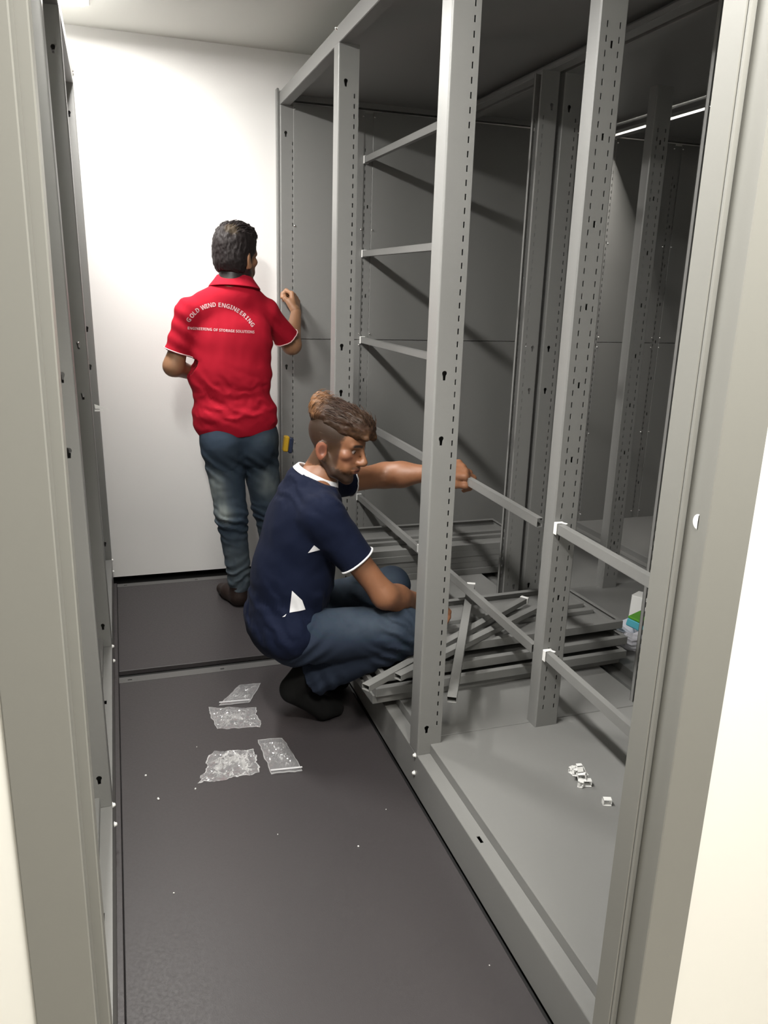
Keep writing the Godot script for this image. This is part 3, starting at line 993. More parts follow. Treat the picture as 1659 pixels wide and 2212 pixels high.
	# adds the surface to m, moved by t; col(p, n) colours in the solid's own axes
	func mesh_into(m: Mb, t: Transform3D, col: Variant = null) -> void:
		var ids := PackedInt32Array()
		ids.resize(a.size())
		ids.fill(-1)
		var vs := PackedVector3Array()
		var ns := PackedVector3Array()
		var cs := PackedColorArray()
		var sxy := nx * ny
		var use := col != null
		for z in nz - 1:
			for y in ny - 1:
				var i := (z * ny + y) * nx
				for x in nx - 1:
					var d0 := a[i]
					var d1 := a[i + 1]
					var d2 := a[i + nx]
					var d3 := a[i + nx + 1]
					var d4 := a[i + sxy]
					var d5 := a[i + sxy + 1]
					var d6 := a[i + sxy + nx]
					var d7 := a[i + sxy + nx + 1]
					i += 1
					var lo := minf(minf(minf(d0, d1), minf(d2, d3)), minf(minf(d4, d5), minf(d6, d7)))
					if lo >= 0.0:
						continue
					var hi := maxf(maxf(maxf(d0, d1), maxf(d2, d3)), maxf(maxf(d4, d5), maxf(d6, d7)))
					if hi < 0.0:
						continue
					var s := Vector3.ZERO
					var c := 0
					if (d0 < 0.0) != (d1 < 0.0):
						s += Vector3(d0 / (d0 - d1), 0, 0); c += 1
					if (d2 < 0.0) != (d3 < 0.0):
						s += Vector3(d2 / (d2 - d3), 1, 0); c += 1
					if (d4 < 0.0) != (d5 < 0.0):
						s += Vector3(d4 / (d4 - d5), 0, 1); c += 1
					if (d6 < 0.0) != (d7 < 0.0):
						s += Vector3(d6 / (d6 - d7), 1, 1); c += 1
					if (d0 < 0.0) != (d2 < 0.0):
						s += Vector3(0, d0 / (d0 - d2), 0); c += 1
					if (d1 < 0.0) != (d3 < 0.0):
						s += Vector3(1, d1 / (d1 - d3), 0); c += 1
					if (d4 < 0.0) != (d6 < 0.0):
						s += Vector3(0, d4 / (d4 - d6), 1); c += 1
					if (d5 < 0.0) != (d7 < 0.0):
						s += Vector3(1, d5 / (d5 - d7), 1); c += 1
					if (d0 < 0.0) != (d4 < 0.0):
						s += Vector3(0, 0, d0 / (d0 - d4)); c += 1
					if (d1 < 0.0) != (d5 < 0.0):
						s += Vector3(1, 0, d1 / (d1 - d5)); c += 1
					if (d2 < 0.0) != (d6 < 0.0):
						s += Vector3(0, 1, d2 / (d2 - d6)); c += 1
					if (d3 < 0.0) != (d7 < 0.0):
						s += Vector3(1, 1, d3 / (d3 - d7)); c += 1
					var p := o + (Vector3(x, y, z) + s / c) * h
					var g := Vector3(d1 + d3 + d5 + d7 - d0 - d2 - d4 - d6, d2 + d3 + d6 + d7 - d0 - d1 - d4 - d5, d4 + d5 + d6 + d7 - d0 - d1 - d2 - d3).normalized()
					ids[i - 1] = vs.size()
					vs.append(p)
					ns.append(g)
					if use:
						cs.append(col.call(p, g))
		var n0 := vs.size()
		for q in n0:
			ns[q] = (t.basis * ns[q]).normalized()
			vs[q] = t * vs[q]
		var pad := use and m.c.size() == m.v.size()
		for z in range(1, nz - 1):
			for y in range(1, ny - 1):
				var i := (z * ny + y) * nx
				for x in range(1, nx - 1):
					var j := i + x
					if ids[j] < 0:
						continue
					var s0 := a[j] < 0.0
					for ax in 3:
						var st := 1 if ax == 0 else (nx if ax == 1 else sxy)
						if s0 == (a[j + st] < 0.0):
							continue
						var u := nx if ax == 0 else (sxy if ax == 1 else 1)
						var w := sxy if ax == 0 else (1 if ax == 1 else nx)
						var q: Array = [ids[j], ids[j - u], ids[j - u - w], ids[j - w]]
						if q[0] < 0 or q[1] < 0 or q[2] < 0 or q[3] < 0:
							continue
						for tr in ([[0, 2, 1], [0, 3, 2]] if s0 else [[0, 1, 2], [0, 2, 3]]):
							for e in tr:
								m.v.append(vs[q[e]])
								m.n.append(ns[q[e]])
								if pad:
									m.c.append(cs[q[e]])

# ---------------------------------------------------------------- the two workers
var wr := FastNoiseLite.new()

func smooth(a: float, b: float, x: float) -> float:
	return smoothstep(a, b, x)

func look(f: Vector3, up := Vector3.UP) -> Basis:
	var z := f.normalized()
	var x := up.cross(z).normalized()
	return Basis(x, z.cross(x), z)

func skin_mat() -> StandardMaterial3D:
	var m := mat(Color(1, 1, 1), 0.5)
	m.vertex_color_use_as_albedo = true
	m.subsurf_scatter_enabled = true
	m.subsurf_scatter_strength = 0.06
	return m

func cloth_mat(c: Color, sd: int, vertex := false) -> StandardMaterial3D:
	var m := mat(Color(1, 1, 1) if vertex else c, 0.85, 0.0, 0.3)
	m.vertex_color_use_as_albedo = vertex
	relief(m, 0.12, 0.02, 14.0, sd)
	return m

# head in its own axes (z the way the face looks, y up) added to m
func head(m: Mb, t: Transform3D, cell: float, col: Callable, neck: Vector3, neck_r: float) -> void:
	var s := Sdf.new(Vector3(-0.105, -0.175, -0.125), Vector3(0.105, 0.14, 0.14), cell, 0.0055)
	var I := Basis.IDENTITY
	s.ell(Vector3(0, 0.037, -0.012), I, Vector3(0.074, 0.083, 0.095))
	s.ell(Vector3(0, -0.03, 0.028), I, Vector3(0.058, 0.078, 0.062))
	s.ell(Vector3(0, 0.03, 0.055), I, Vector3(0.054, 0.045, 0.034))
	s.cap(Vector3(0, -0.106, 0.068), Vector3(0, -0.100, 0.062), 0.016, 0.02)
	for d in [-1.0, 1.0]:
		s.cap(Vector3(d * 0.05, -0.05, 0.0), Vector3(d * 0.043, -0.082, 0.028), 0.02, 0.018)
		s.cap(Vector3(d * 0.043, -0.082, 0.028), Vector3(d * 0.012, -0.102, 0.062), 0.018, 0.017)
		s.ell(Vector3(d * 0.043, -0.016, 0.058), I, Vector3(0.02, 0.017, 0.02))
		s.cap(Vector3(d * 0.008, 0.021, 0.087), Vector3(d * 0.04, 0.019, 0.076), 0.0075, 0.0085)
		s.ell(Vector3(d * 0.0105, -0.038, 0.100), I, Vector3(0.0068, 0.0065, 0.009))
		s.ell(Vector3(d * 0.028, -0.058, 0.066), I, Vector3(0.018, 0.020, 0.015))
		# ear
		s.ell(Vector3(d * 0.077, -0.019, -0.016), Basis(Vector3(0, 1, 0), -d * 0.45) * Basis(Vector3(1, 0, 0), -0.25), Vector3(0.0065, 0.031, 0.018))
		s.cap(Vector3(d * 0.074, -0.039, -0.006), Vector3(d * 0.073, -0.041, -0.006), 0.008, 0.008)
	s.cap(Vector3(0, 0.014, 0.088), Vector3(0, -0.030, 0.114), 0.007, 0.007)
	s.ell(Vector3(0, -0.036, 0.110), I, Vector3(0.0088, 0.0075, 0.0095))
	s.ell(Vector3(0, -0.0605, 0.09), I, Vector3(0.022, 0.0055, 0.0095))
	s.ell(Vector3(0, -0.0725, 0.088), I, Vector3(0.019, 0.0065, 0.0095))
	s.cap(Vector3(0, -0.05, -0.022), neck, neck_r, neck_r * 1.06)
	s.fix()
	for d in [-1.0, 1.0]:
		s.dig(Vector3(d * 0.0315, 0.001, 0.097), I, Vector3(0.0165, 0.0075, 0.0115), 0.006)
		s.dig(Vector3(d * 0.0855, -0.014, -0.009), Basis(Vector3(0, 1, 0), -d * 0.45) * Basis(Vector3(1, 0, 0), -0.25), Vector3(0.0055, 0.016, 0.008), 0.003)
	s.dig(Vector3(0, -0.0665, 0.102), I, Vector3(0.021, 0.0018, 0.008), 0.002)
	s.mesh_into(m, t, col)

# hand: wrist at the origin, fingers along y, palm looking along z, thumb towards x * side
func hand(m: Mb, t: Transform3D, side: float, curl: Array, thumb: Array, tone: Color) -> void:
	var s := Sdf.new(Vector3(-0.09, -0.055, -0.05), Vector3(0.09, 0.2, 0.11), 0.003, 0.0035)
	s.cap(Vector3(0, -0.02, 0), Vector3(0, 0.0, 0), 0.017, 0.023)
	s.cap(Vector3(0.009 * side, 0, 0), Vector3(-0.007 * side, 0, 0), 0.021, 0.02)
	var bx := [0.030, 0.010, -0.010, -0.028]
	var by := [0.086, 0.090, 0.085, 0.077]
	var ln := [[0.040, 0.025, 0.020], [0.044, 0.029, 0.021], [0.041, 0.027, 0.020], [0.032, 0.021, 0.018]]
	for i in 4:
		var b := Vector3(bx[i] * side, by[i], -0.002)
		s.cap(Vector3(bx[i] * 0.55 * side, 0.008, 0.002), b, 0.0155, 0.0115)
		var a := 0.0
		var p := b
		var r := 0.0098 - 0.0008 * (1 if i == 3 else 0)
		for j in 3:
			a += float(curl[j]) * (1.0 + 0.06 * i)
			var q := p + Vector3(-0.05 * side * (i - 1.4) * (1.0 if j == 0 else 0.3), cos(a), sin(a)).normalized() * float(ln[i][j])
			s.cap(p, q, r, r * 0.92)
			p = q
			r *= 0.92
	s.ell(Vector3(0.024 * side, 0.03, 0.012), Basis(Vector3(0, 0, 1), -0.5 * side), Vector3(0.016, 0.03, 0.017))
	var tp := Vector3(0.024 * side, 0.022, 0.010)
	var tr := 0.0125
	for q in thumb:
		var nx := Vector3(q.x * side, q.y, q.z)
		s.cap(tp, nx, tr, tr * 0.86)
		tp = nx
		tr *= 0.86
	s.fix()
	s.mesh_into(m, t, func(p: Vector3, n: Vector3) -> Color: return tone.lerp(tone * 1.25, clampf(n.z * 0.5, 0.0, 0.4)))

# closed ring of points where the plane meets the solid
func ring(s: Sdf, c: Vector3, nr: Vector3, out := 0.0, far := 0.2, cnt := 40) -> Array:
	var b := look(nr, Vector3.UP if absf(nr.normalized().y) < 0.9 else Vector3.RIGHT)
	var r: Array = []
	for i in cnt:
		var a := TAU * i / cnt
		var d := b.x * cos(a) + b.y * sin(a)
		var lo := 0.0
		var t := 0.0
		while t < far and s.at(c + d * t) < 0.0:
			t += 0.003
		r.append(c + d * (t + out))
	return r

# a band of cloth swept round a ring: inner/outer rows as offsets up and outwards
func band(m: Mb, c: Vector3, up: Vector3, rad: Callable, rows: Array, from := 0.0, to := TAU, cnt := 48) -> void:
	var b := look(up, Vector3(0, 0, 1) if absf(up.z) < 0.9 else Vector3.RIGHT)
	var g: Array = []
	for i in cnt + 1:
		var a := lerpf(from, to, float(i) / cnt)
		var d := b.x * cos(a) + b.y * sin(a)
		var col: Array = []
		for r in rows:
			col.append(c + d * (float(rad.call(a)) + float(r.x)) + b.z * float(r.y))
		g.append(col)
	for i in cnt:
		for j in rows.size() - 1:
			var q := [g[i][j], g[i + 1][j], g[i + 1][j + 1], g[i][j + 1]]
			var n: Vector3 = (q[1] - q[0]).cross(q[3] - q[0])
			m.quad(q[0], q[1], q[2], q[3], n)

# a flat outline laid on the solid along d
func patch(s: Sdf, outline: Array, d: Vector3, lift: float, grow := 10) -> ArrayMesh:
	var m := Mb.new()
	var c := Vector3.ZERO
	for p in outline:
		c += p / float(outline.size())
	for i in outline.size():
		var a: Vector3 = outline[i]
		var b: Vector3 = outline[(i + 1) % outline.size()]
		for u in grow:
			for v in grow - u:
				var f := func(x: float, y: float) -> Vector3:
					var p := c + (a - c) * x / grow + (b - c) * y / grow
					var h := s.hit(p, d)
					return h + s.grad(h) * lift
				var p0: Vector3 = f.call(u, v)
				var p1: Vector3 = f.call(u + 1, v)
				var p2: Vector3 = f.call(u, v + 1)
				m.stri(p0, p1, p2, s.grad(p0), s.grad(p1), s.grad(p2))
				if u + v + 2 <= grow:
					var p3: Vector3 = f.call(u + 1, v + 1)
					m.stri(p1, p3, p2, s.grad(p1), s.grad(p3), s.grad(p2))
	return m.done()

func letters(m: Mb, s: Sdf, text: String, h: float, at: Vector2, ang: float, z0: float, width := 0.0) -> void:
	var tm := TextMesh.new()
	var f := SystemFont.new()
	f.font_names = PackedStringArray(["Droid Sans"])
	f.font_weight = 700
	tm.font = f
	tm.font_size = 64
	tm.pixel_size = 0.01
	tm.depth = 0.0
	tm.curve_step = 1.0
	tm.text = text
	var box := tm.get_aabb()
	var k := h / 0.46
	var kx := k if width == 0.0 else width / box.size.x
	var ar := tm.surface_get_arrays(0)
	var vs: PackedVector3Array = ar[Mesh.ARRAY_VERTEX]
	var ix: PackedInt32Array = ar[Mesh.ARRAY_INDEX]
	var ctr := box.get_center()
	var out: Array = []
	for p in vs:
		var q := Vector2((p.x - ctr.x) * kx, (p.y - ctr.y) * k).rotated(ang) + at
		var w := s.hit(Vector3(q.x, q.y, z0), Vector3(0, 0, -1))
		out.append(w + s.grad(w) * 0.0012)
	for i in range(0, ix.size(), 3):
		m.tri(out[ix[i]], out[ix[i + 1]], out[ix[i + 2]], Vector3(0, 0, 1))

func shoe(heel: Vector3, ball: Vector3, toe: Vector3, base: Vector3, ankle: Vector3, low: float) -> ArrayMesh:
	var lo := Vector3(minf(heel.x, toe.x), 0, minf(heel.z, toe.z)) - Vector3(0.09, 0.01, 0.09)
	var hi := Vector3(maxf(heel.x, toe.x), maxf(heel.y, ankle.y), maxf(heel.z, toe.z)) + Vector3(0.09, 0.09, 0.09)
	var s := Sdf.new(lo, hi, 0.005, 0.008)
	s.cap(heel, ball, 0.041, 0.039)
	s.cap(ball, toe, 0.038, 0.029)
	s.cap(heel + Vector3(0, 0.012, 0), ankle, 0.044, 0.050)
	s.fix()
	s.cut(Vector3(0, low, 0), Vector3(0, -1, 0))
	var m := Mb.new()
	s.mesh_into(m, Transform3D(Basis.IDENTITY, -base))
	return m.done()

func people() -> void:
	wr.seed = 12
	wr.frequency = 9.0
	wr.fractal_octaves = 2
	red_worker()
	blue_worker()

func red_worker() -> void:
	var base := Vector3(0.52, 0, -3.66)
	var T := Transform3D(Basis.IDENTITY, -base)
	var t := thing("person", "person in red polo shirt and faded jeans, back turned, working at the far upright", "person", base)
	var tone := Color(0.30, 0.155, 0.085)
	var shL := Vector3(0.318, 1.385, -3.66)
	var elL := Vector3(0.243, 1.15, -3.68)
	var wrL := Vector3(0.40, 1.075, -3.89)
	var shR := Vector3(0.672, 1.385, -3.71)
	var elR := Vector3(0.806, 1.24, -3.80)
	var wrR := Vector3(0.858, 1.385, -3.94)
	var hipL := Vector3(0.447, 0.84, -3.67)
	var knL := Vector3(0.478, 0.46, -3.63)
	var anL := Vector3(0.515, 0.09, -3.64)
	var hipR := Vector3(0.607, 0.84, -3.69)
	var knR := Vector3(0.668, 0.47, -3.73)
	var anR := Vector3(0.72, 0.09, -3.80)
	var hc := Vector3(0.533, 1.632, -3.69)
	var hb := look(Vector3(0.70, -0.08, -0.70)).scaled(Vector3.ONE * 1.07)
	# body: one skin
	var body := Sdf.new(Vector3(0.12, 0.0, -4.0), Vector3(0.98, 1.62, -3.5), 0.011, 0.012)
	body.ell(Vector3(0.50, 1.25, -3.67), Basis.IDENTITY, Vector3(0.15, 0.18, 0.09))
	body.ell(Vector3(0.51, 0.98, -3.67), Basis.IDENTITY, Vector3(0.14, 0.2, 0.09))
	body.cap(Vector3(0.51, 1.42, -3.68), shL, 0.05, 0.045)
	body.cap(Vector3(0.51, 1.42, -3.68), shR, 0.05, 0.045)
	body.cap(Vector3(0.515, 1.4, -3.675), hc + Vector3(0, -0.07, 0.01), 0.056, 0.054)
	for q in [[shL, elL, 0.046, 0.04], [elL, wrL, 0.041, 0.027], [shR, elR, 0.046, 0.041], [elR, wrR, 0.042, 0.027], [hipL, knL, 0.07, 0.05], [knL, anL, 0.05, 0.036], [hipR, knR, 0.07, 0.05], [knR, anR, 0.05, 0.036]]:
		body.cap(q[0], q[1], q[2], q[3])
	body.fix()
	var m := Mb.new()
	body.mesh_into(m, T, func(_p: Vector3, n: Vector3) -> Color: return tone)
	var hcol := func(p: Vector3, _n: Vector3) -> Color:
		var c := tone * Color(0.85, 0.8, 0.78)
		var scalp := smooth(-0.005, 0.02, p.y + 0.118 + minf(0.0, p.z * 0.1)) * smooth(0.02, -0.01, p.z - 0.02 - maxf(p.y, 0.0) * 0.9)
		if absf(p.x) > 0.069 and Vector2((p.y + 0.021) / 0.031, (p.z + 0.016) / 0.020).length() < 1.0:
			return tone * 1.1
		var beard := smooth(-0.03, -0.06, p.y + p.z * 0.1) * smooth(-0.02, 0.03, p.z)
		return c.lerp(Color(0.018, 0.014, 0.012), maxf(scalp, beard * 0.6))
	head(m, T * Transform3D(hb, hc), 0.0042, hcol, Vector3(0, -0.15, -0.03), 0.053)
	var hr := look(Vector3(0.9, 0.1, 0.1), Vector3(0.15, 0.8, -0.55))
	# right hand pressing a clip into the upright, left hand held in front of the belly
	var hy := Vector3(0.05, 0.72, -0.60).normalized()
	var hz := Vector3(-0.75, -0.35, -0.5)
	hz = (hz - hy * hz.dot(hy)).normalized()
	hand(m, T * Transform3D(Basis(hy.cross(hz), hy, hz), wrR + hy * 0.012), 1.0, [0.75, 1.3, 0.8], [Vector3(0.040, 0.06, 0.03), Vector3(0.026, 0.088, 0.042), Vector3(0.012, 0.104, 0.04)], tone)
	var ly := Vector3(0.75, 0.05, -0.4).normalized()
	var lz := Vector3(0.1, 0.0, 1.0)
	lz = (lz - ly * lz.dot(ly)).normalized()
	hand(m, T * Transform3D(Basis(ly.cross(lz), ly, lz), wrL + ly * 0.01), -1.0, [0.5, 0.7, 0.5], [Vector3(0.045, 0.055, 0.02), Vector3(0.045, 0.085, 0.03)], tone)
	obj("body", m.done(), skin_mat(), t)
	# hair
	var hs := Sdf.new(Vector3(-0.1, -0.11, -0.135), Vector3(0.1, 0.16, 0.14), 0.004, 0.008)
	hs.ell(Vector3(0, 0.042, -0.014), Basis.IDENTITY, Vector3(0.081, 0.087, 0.101))
	hs.ell(Vector3(0, 0.088, 0.015), Basis.IDENTITY, Vector3(0.066, 0.046, 0.085))
	hs.ell(Vector3(0, -0.01, -0.032), Basis.IDENTITY, Vector3(0.078, 0.085, 0.076))
	hs.cap(Vector3(0.01, 0.105, 0.06), Vector3(0.02, 0.088, 0.122), 0.022, 0.006)
	hs.fix()
	hs.cut(Vector3(0, 0.045, 0.075), Vector3(0, -0.62, 0.78), 0.08)
	hs.cut(Vector3(0, -0.012, 0.014), Vector3(0, -0.60, 0.80), 0.07)
	hs.cut(Vector3(0, -0.080, 0), Vector3(0, -1, -0.15))
	hs.bend(func(p: Vector3) -> float: return 0.0035 * wr.get_noise_3d(p.x * 9.0, p.y * 4.0, p.z * 4.0) + 0.002 * sin(p.x * 260.0 + p.z * 60.0) * smooth(0.03, 0.1, p.y))
	var hm := Mb.new()
	hs.mesh_into(hm, T * Transform3D(hb, hc), func(p: Vector3, _n: Vector3) -> Color:
		var c := Color(0.016, 0.013, 0.012)
		var k := smooth(0.02, 0.0, Vector3(p.x + 0.03, p.y - 0.095, p.z + 0.07).length() - 0.02)
		return c.lerp(Color(0.06, 0.042, 0.025), k * 0.7))
	var rng := RandomNumberGenerator.new()
	rng.seed = 3
	for i in 130:
		var a := rng.randf_range(-2.9, 2.9)
		var e := rng.randf_range(0.5, 1.45)
		var d := Vector3(sin(a) * cos(e), sin(e), cos(a) * cos(e))
		var p0 := hs.hit(Vector3(0, 0.04, -0.01) + d * 0.19, -d)
		var fl := Vector3(rng.randf_range(-0.3, 0.3), 0.05, 1.0)
		fl = (fl - d * fl.dot(d)).normalized()
		hm.tube([p0 - fl * 0.012 - d * 0.002, p0 + d * 0.003, p0 + fl * 0.022 + d * 0.002].map(func(q): return T * (hc + hb * q)), [0.0012, 0.0018, 0.0005], 4)
	for i in 16:
		var p0 := Vector3(rng.randf_range(0.0, 0.05), 0.095, 0.105)
		hm.tube([p0, p0 + Vector3(0.006, 0.002, 0.02), p0 + Vector3(0.014, -0.016 + rng.randf_range(-0.01, 0.01), 0.04)].map(func(q): return T * (hc + hb * q)), [0.003, 0.002, 0.0005], 4)
	while hm.c.size() < hm.v.size():
		hm.c.append(Color(0.017, 0.014, 0.013))
	var hmat := mat(Color(1, 1, 1), 0.62, 0.0, 0.35)
	hmat.vertex_color_use_as_albedo = true
	obj("hair", hm.done(), hmat, t)
	# polo shirt
	var s := Sdf.new(Vector3(0.14, 0.76, -3.92), Vector3(0.88, 1.55, -3.45), 0.0075, 0.014)
	var yaw := Basis(Vector3.UP, -0.12)
	s.ell(Vector3(0.497, 1.27, -3.67), yaw, Vector3(0.19, 0.165, 0.112))
	s.ell(Vector3(0.492, 1.12, -3.67), yaw, Vector3(0.190, 0.2, 0.122))
	s.ell(Vector3(0.512, 0.92, -3.675), yaw, Vector3(0.196, 0.17, 0.138))
	s.ell(Vector3(0.518, 1.46, -3.682), Basis.IDENTITY, Vector3(0.115, 0.065, 0.092))
	s.cap(Vector3(0.52, 1.46, -3.68), Vector3(0.60, 1.42, -3.69), 0.06, 0.062)
	s.cap(Vector3(0.51, 1.46, -3.68), Vector3(0.40, 1.42, -3.67), 0.06, 0.062)
	s.cap(Vector3(0.505, 1.42, -3.675), shL + Vector3(0.005, 0.005, 0), 0.07, 0.053)
	s.cap(Vector3(0.52, 1.42, -3.68), shR + Vector3(-0.005, 0.005, 0), 0.07, 0.053)
	var seL := shL.lerp(elL, 0.74)
	var seR := shR.lerp(elR, 0.78)
	s.cap(shL, seL + (seL - shL) * 0.2, 0.056, 0.058)
	s.cap(shR, seR + (seR - shR) * 0.2, 0.056, 0.058)
	s.fix()
	s.bend(func(p: Vector3) -> float:
		var low := smooth(1.2, 1.0, p.y) * smooth(0.85, 0.93, p.y)
		var side := (p.x - 0.5)
		var w := 0.0030 * low * sin((p.y - side * side * 1.6 + 0.22 * side) * 78.0 + wr.get_noise_3d(p.x, p.y, p.z) * 4.0)
		w += 0.0032 * low * sin((p.y * 0.9 + side * 0.75) * 55.0 + wr.get_noise_3d(p.x + 3.0, p.y, p.z) * 3.0)
		w *= 1.0 - 0.65 * smooth(0.11, 0.19, absf(side))
		w += 0.003 * smooth(1.05, 1.2, p.y) * wr.get_noise_3d(p.x * 1.2, p.y * 0.6, p.z)
		w += 0.0025 * smooth(0.12, 0.19, absf(side)) * sin(p.y * 90.0 + side * 60.0)
		return w)
	s.cut(seL, seL - shL, 0.11)
	s.cut(seR, (elR - shR).normalized() + Vector3(0, -0.2, 0), 0.11)
	s.cut(Vector3(0.515, 0.842, -3.55), Vector3(0.066, -1, 0.12))
	s.cut(Vector3(0.52, 1.531, -3.685), Vector3(0.0, 1, -0.10), 0.14)
	var sm := Mb.new()
	s.mesh_into(sm, T)
	var shirt := obj("polo_shirt", sm.done(), cloth_mat(Color(0.36, 0.006, 0.020), 21), t)
	var cm := Mb.new()
	band(cm, Vector3(0.524, 1.521, -3.688), Vector3(0.05, 1, -0.14), func(a: float) -> float: return 0.066 + 0.005 * cos(a * 2.0), [Vector2(0.004, -0.03), Vector2(-0.003, 0.020), Vector2(0.001, 0.026), Vector2(0.008, 0.024), Vector2(0.022, 0.004), Vector2(0.042, -0.022), Vector2(0.044, -0.027), Vector2(0.02, -0.03)])
	for q in cm.v.size():
		cm.v[q] = T * cm.v[q]
	obj("collar", cm.done(), cloth_mat(Color(0.34, 0.007, 0.022), 22), shirt)
	var tmat := cloth_mat(Color(0.72, 0.5, 0.5), 23)
	var tm := Mb.new()
	tm.tube(_move(ring(s, seL - (seL - shL).normalized() * 0.006, seL - shL, 0.0), T), [0.0026], 6, true)
	obj("sleeve_trim", tm.done(), tmat, shirt)
	tm = Mb.new()
	tm.tube(_move(ring(s, seR - (seR - shR).normalized() * 0.007, (elR - shR).normalized() + Vector3(0, -0.2, 0), 0.0), T), [0.0026], 6, true)
	obj("sleeve_trim", tm.done(), tmat, shirt)
	# print on the back
	var pm := Mb.new()
	var word := "GOLDWINDENGINEERING"
	var spots := [Vector2(0.310, 1.357), Vector2(0.324, 1.375), Vector2(0.335, 1.387), Vector2(0.348, 1.398), Vector2(0.374, 1.411), Vector2(0.388, 1.416), Vector2(0.402, 1.420), Vector2(0.420, 1.423), Vector2(0.444, 1.423), Vector2(0.461, 1.421), Vector2(0.479, 1.418), Vector2(0.493, 1.414), Vector2(0.507, 1.408), Vector2(0.522, 1.400), Vector2(0.536, 1.391), Vector2(0.549, 1.381), Vector2(0.560, 1.370), Vector2(0.571, 1.357), Vector2(0.582, 1.342)]
	for i in word.length():
		var dv: Vector2 = spots[mini(i + 1, 18)] - spots[maxi(i - 1, 0)]
		letters(pm, s, word[i], 0.0185, spots[i], atan2(dv.y, dv.x), -3.46)
	letters(pm, s, "ENGINEERING OF STORAGE SOLUTIONS", 0.0115, Vector2(0.447, 1.316), -0.04, -3.46, 0.284)
	for q in pm.v.size():
		pm.v[q] = T * pm.v[q]
	obj("back_print", pm.done(), mat(Color(0.56, 0.40, 0.41), 0.7), shirt)
	# jeans
	var j := Sdf.new(Vector3(0.28, 0.02, -3.96), Vector3(0.85, 0.98, -3.48), 0.0075, 0.012)
	j.ell(Vector3(0.525, 0.86, -3.68), Basis.IDENTITY, Vector3(0.17, 0.12, 0.118))
	j.ell(Vector3(0.455, 0.80, -3.655), Basis.IDENTITY, Vector3(0.098, 0.12, 0.12))
	j.ell(Vector3(0.605, 0.80, -3.665), Basis.IDENTITY, Vector3(0.098, 0.12, 0.12))
	for q in [[hipL + Vector3(0, -0.03, 0), knL, 0.098, 0.072], [knL, anL, 0.07, 0.054], [hipR + Vector3(0.005, -0.03, 0), knR, 0.097, 0.072], [knR, anR, 0.07, 0.054]]:
		j.cap(q[0], q[1], q[2], q[3])
	j.fix()
	j.bend(func(p: Vector3) -> float:
		var kn := exp(-pow((p.y - 0.42) / 0.07, 2.0))
		var lo := exp(-pow((p.y - 0.14) / 0.1, 2.0))
		var w := 0.005 * kn * sin(p.y * 150.0 + p.x * 40.0 + wr.get_noise_3d(p.x, p.y, p.z) * 3.0)
		w += 0.005 * lo * sin(p.y * 120.0 - p.x * 50.0 + wr.get_noise_3d(p.x, p.y, p.z + 2.0) * 3.0)
		w += 0.004 * exp(-pow((p.y - 0.70) / 0.06, 2.0)) * sin(p.y * 110.0 + (p.x - 0.52) * 90.0)
		return w + 0.003 * wr.get_noise_3d(p.x, p.y * 1.5, p.z))
	j.cut(Vector3(0, 0.055, 0), Vector3(0, -1, 0.2))
	var jm := Mb.new()
	j.mesh_into(jm, T, func(p: Vector3, _n: Vector3) -> Color:
		var c := Color(0.034, 0.050, 0.072)
		var f := 0.0
		f += 0.85 * exp(-pow((p.y - 0.59) / 0.08, 2.0) - pow((p.x - 0.40) / 0.045, 2.0))
		f += 0.95 * exp(-pow((p.y - 0.49) / 0.045, 2.0) - pow((p.x - 0.435) / 0.035, 2.0))
		f += 0.6 * exp(-pow((p.y - 0.60) / 0.07, 2.0) - pow((p.x - 0.66) / 0.05, 2.0))
		f += 0.16 * exp(-pow((p.y - 0.83) / 0.03, 2.0) - pow((p.x - 0.65) / 0.05, 2.0))
		f += 0.22 * smooth(0.42, 0.25, p.y)
		f *= 0.75 + 0.5 * wr.get_noise_3d(p.x * 2.0, p.y, p.z * 2.0)
		return c.lerp(Color(0.24, 0.27, 0.26), clampf(f, 0.0, 1.0)))
	var jeans := obj("jeans", jm.done(), cloth_mat(Color.WHITE, 25, true), t)
	# back pockets and yoke seam
	for x in [0.448, 0.612]:
		var pk := [Vector3(x - 0.06, 0.80, -3.4), Vector3(x + 0.06, 0.80, -3.4), Vector3(x + 0.056, 0.705, -3.4), Vector3(x, 0.68, -3.4), Vector3(x - 0.056, 0.705, -3.4)]
		var pkm := patch(j, pk, Vector3(0, 0, -1), 0.0015, 8)
		var po := obj("back_pocket", pkm, cloth_mat(Color(0.032, 0.047, 0.068), 26), jeans)
		po.position = -base
	# shoes
	var sh := cloth_mat(Color(0.022, 0.014, 0.012), 27)
	sh.roughness = 0.5
	obj("shoe", shoe(Vector3(0.508, 0.032, -3.625), Vector3(0.470, 0.036, -3.72), Vector3(0.445, 0.028, -3.79), base, Vector3(0.512, 0.09, -3.64), 0.0), sh, t)
	obj("shoe", shoe(Vector3(0.72, 0.032, -3.79), Vector3(0.73, 0.036, -3.88), Vector3(0.735, 0.028, -3.95), base, Vector3(0.72, 0.09, -3.8), 0.0), sh, t)
	# tool at the belt
	var tl := thing("belt_tool", "yellow and dark blue hand tool clipped at the right hip of the red-shirted person", "tool", Vector3(0.752, 0.785, -3.655))
	obj("tool_body", boxmesh(Vector3(-0.018, -0.035, -0.02), Vector3(0.006, 0.04, 0.02), 0.005), mat(Color(0.55, 0.33, 0.02), 0.45), tl)
	obj("tool_cover", boxmesh(Vector3(0.006, -0.04, -0.022), Vector3(0.026, 0.034, 0.022), 0.005), mat(Color(0.02, 0.028, 0.06), 0.45), tl)
	tl.rotation.z = -0.12

func _move(pts: Array, T: Transform3D) -> Array:
	return pts.map(func(p): return T * p)

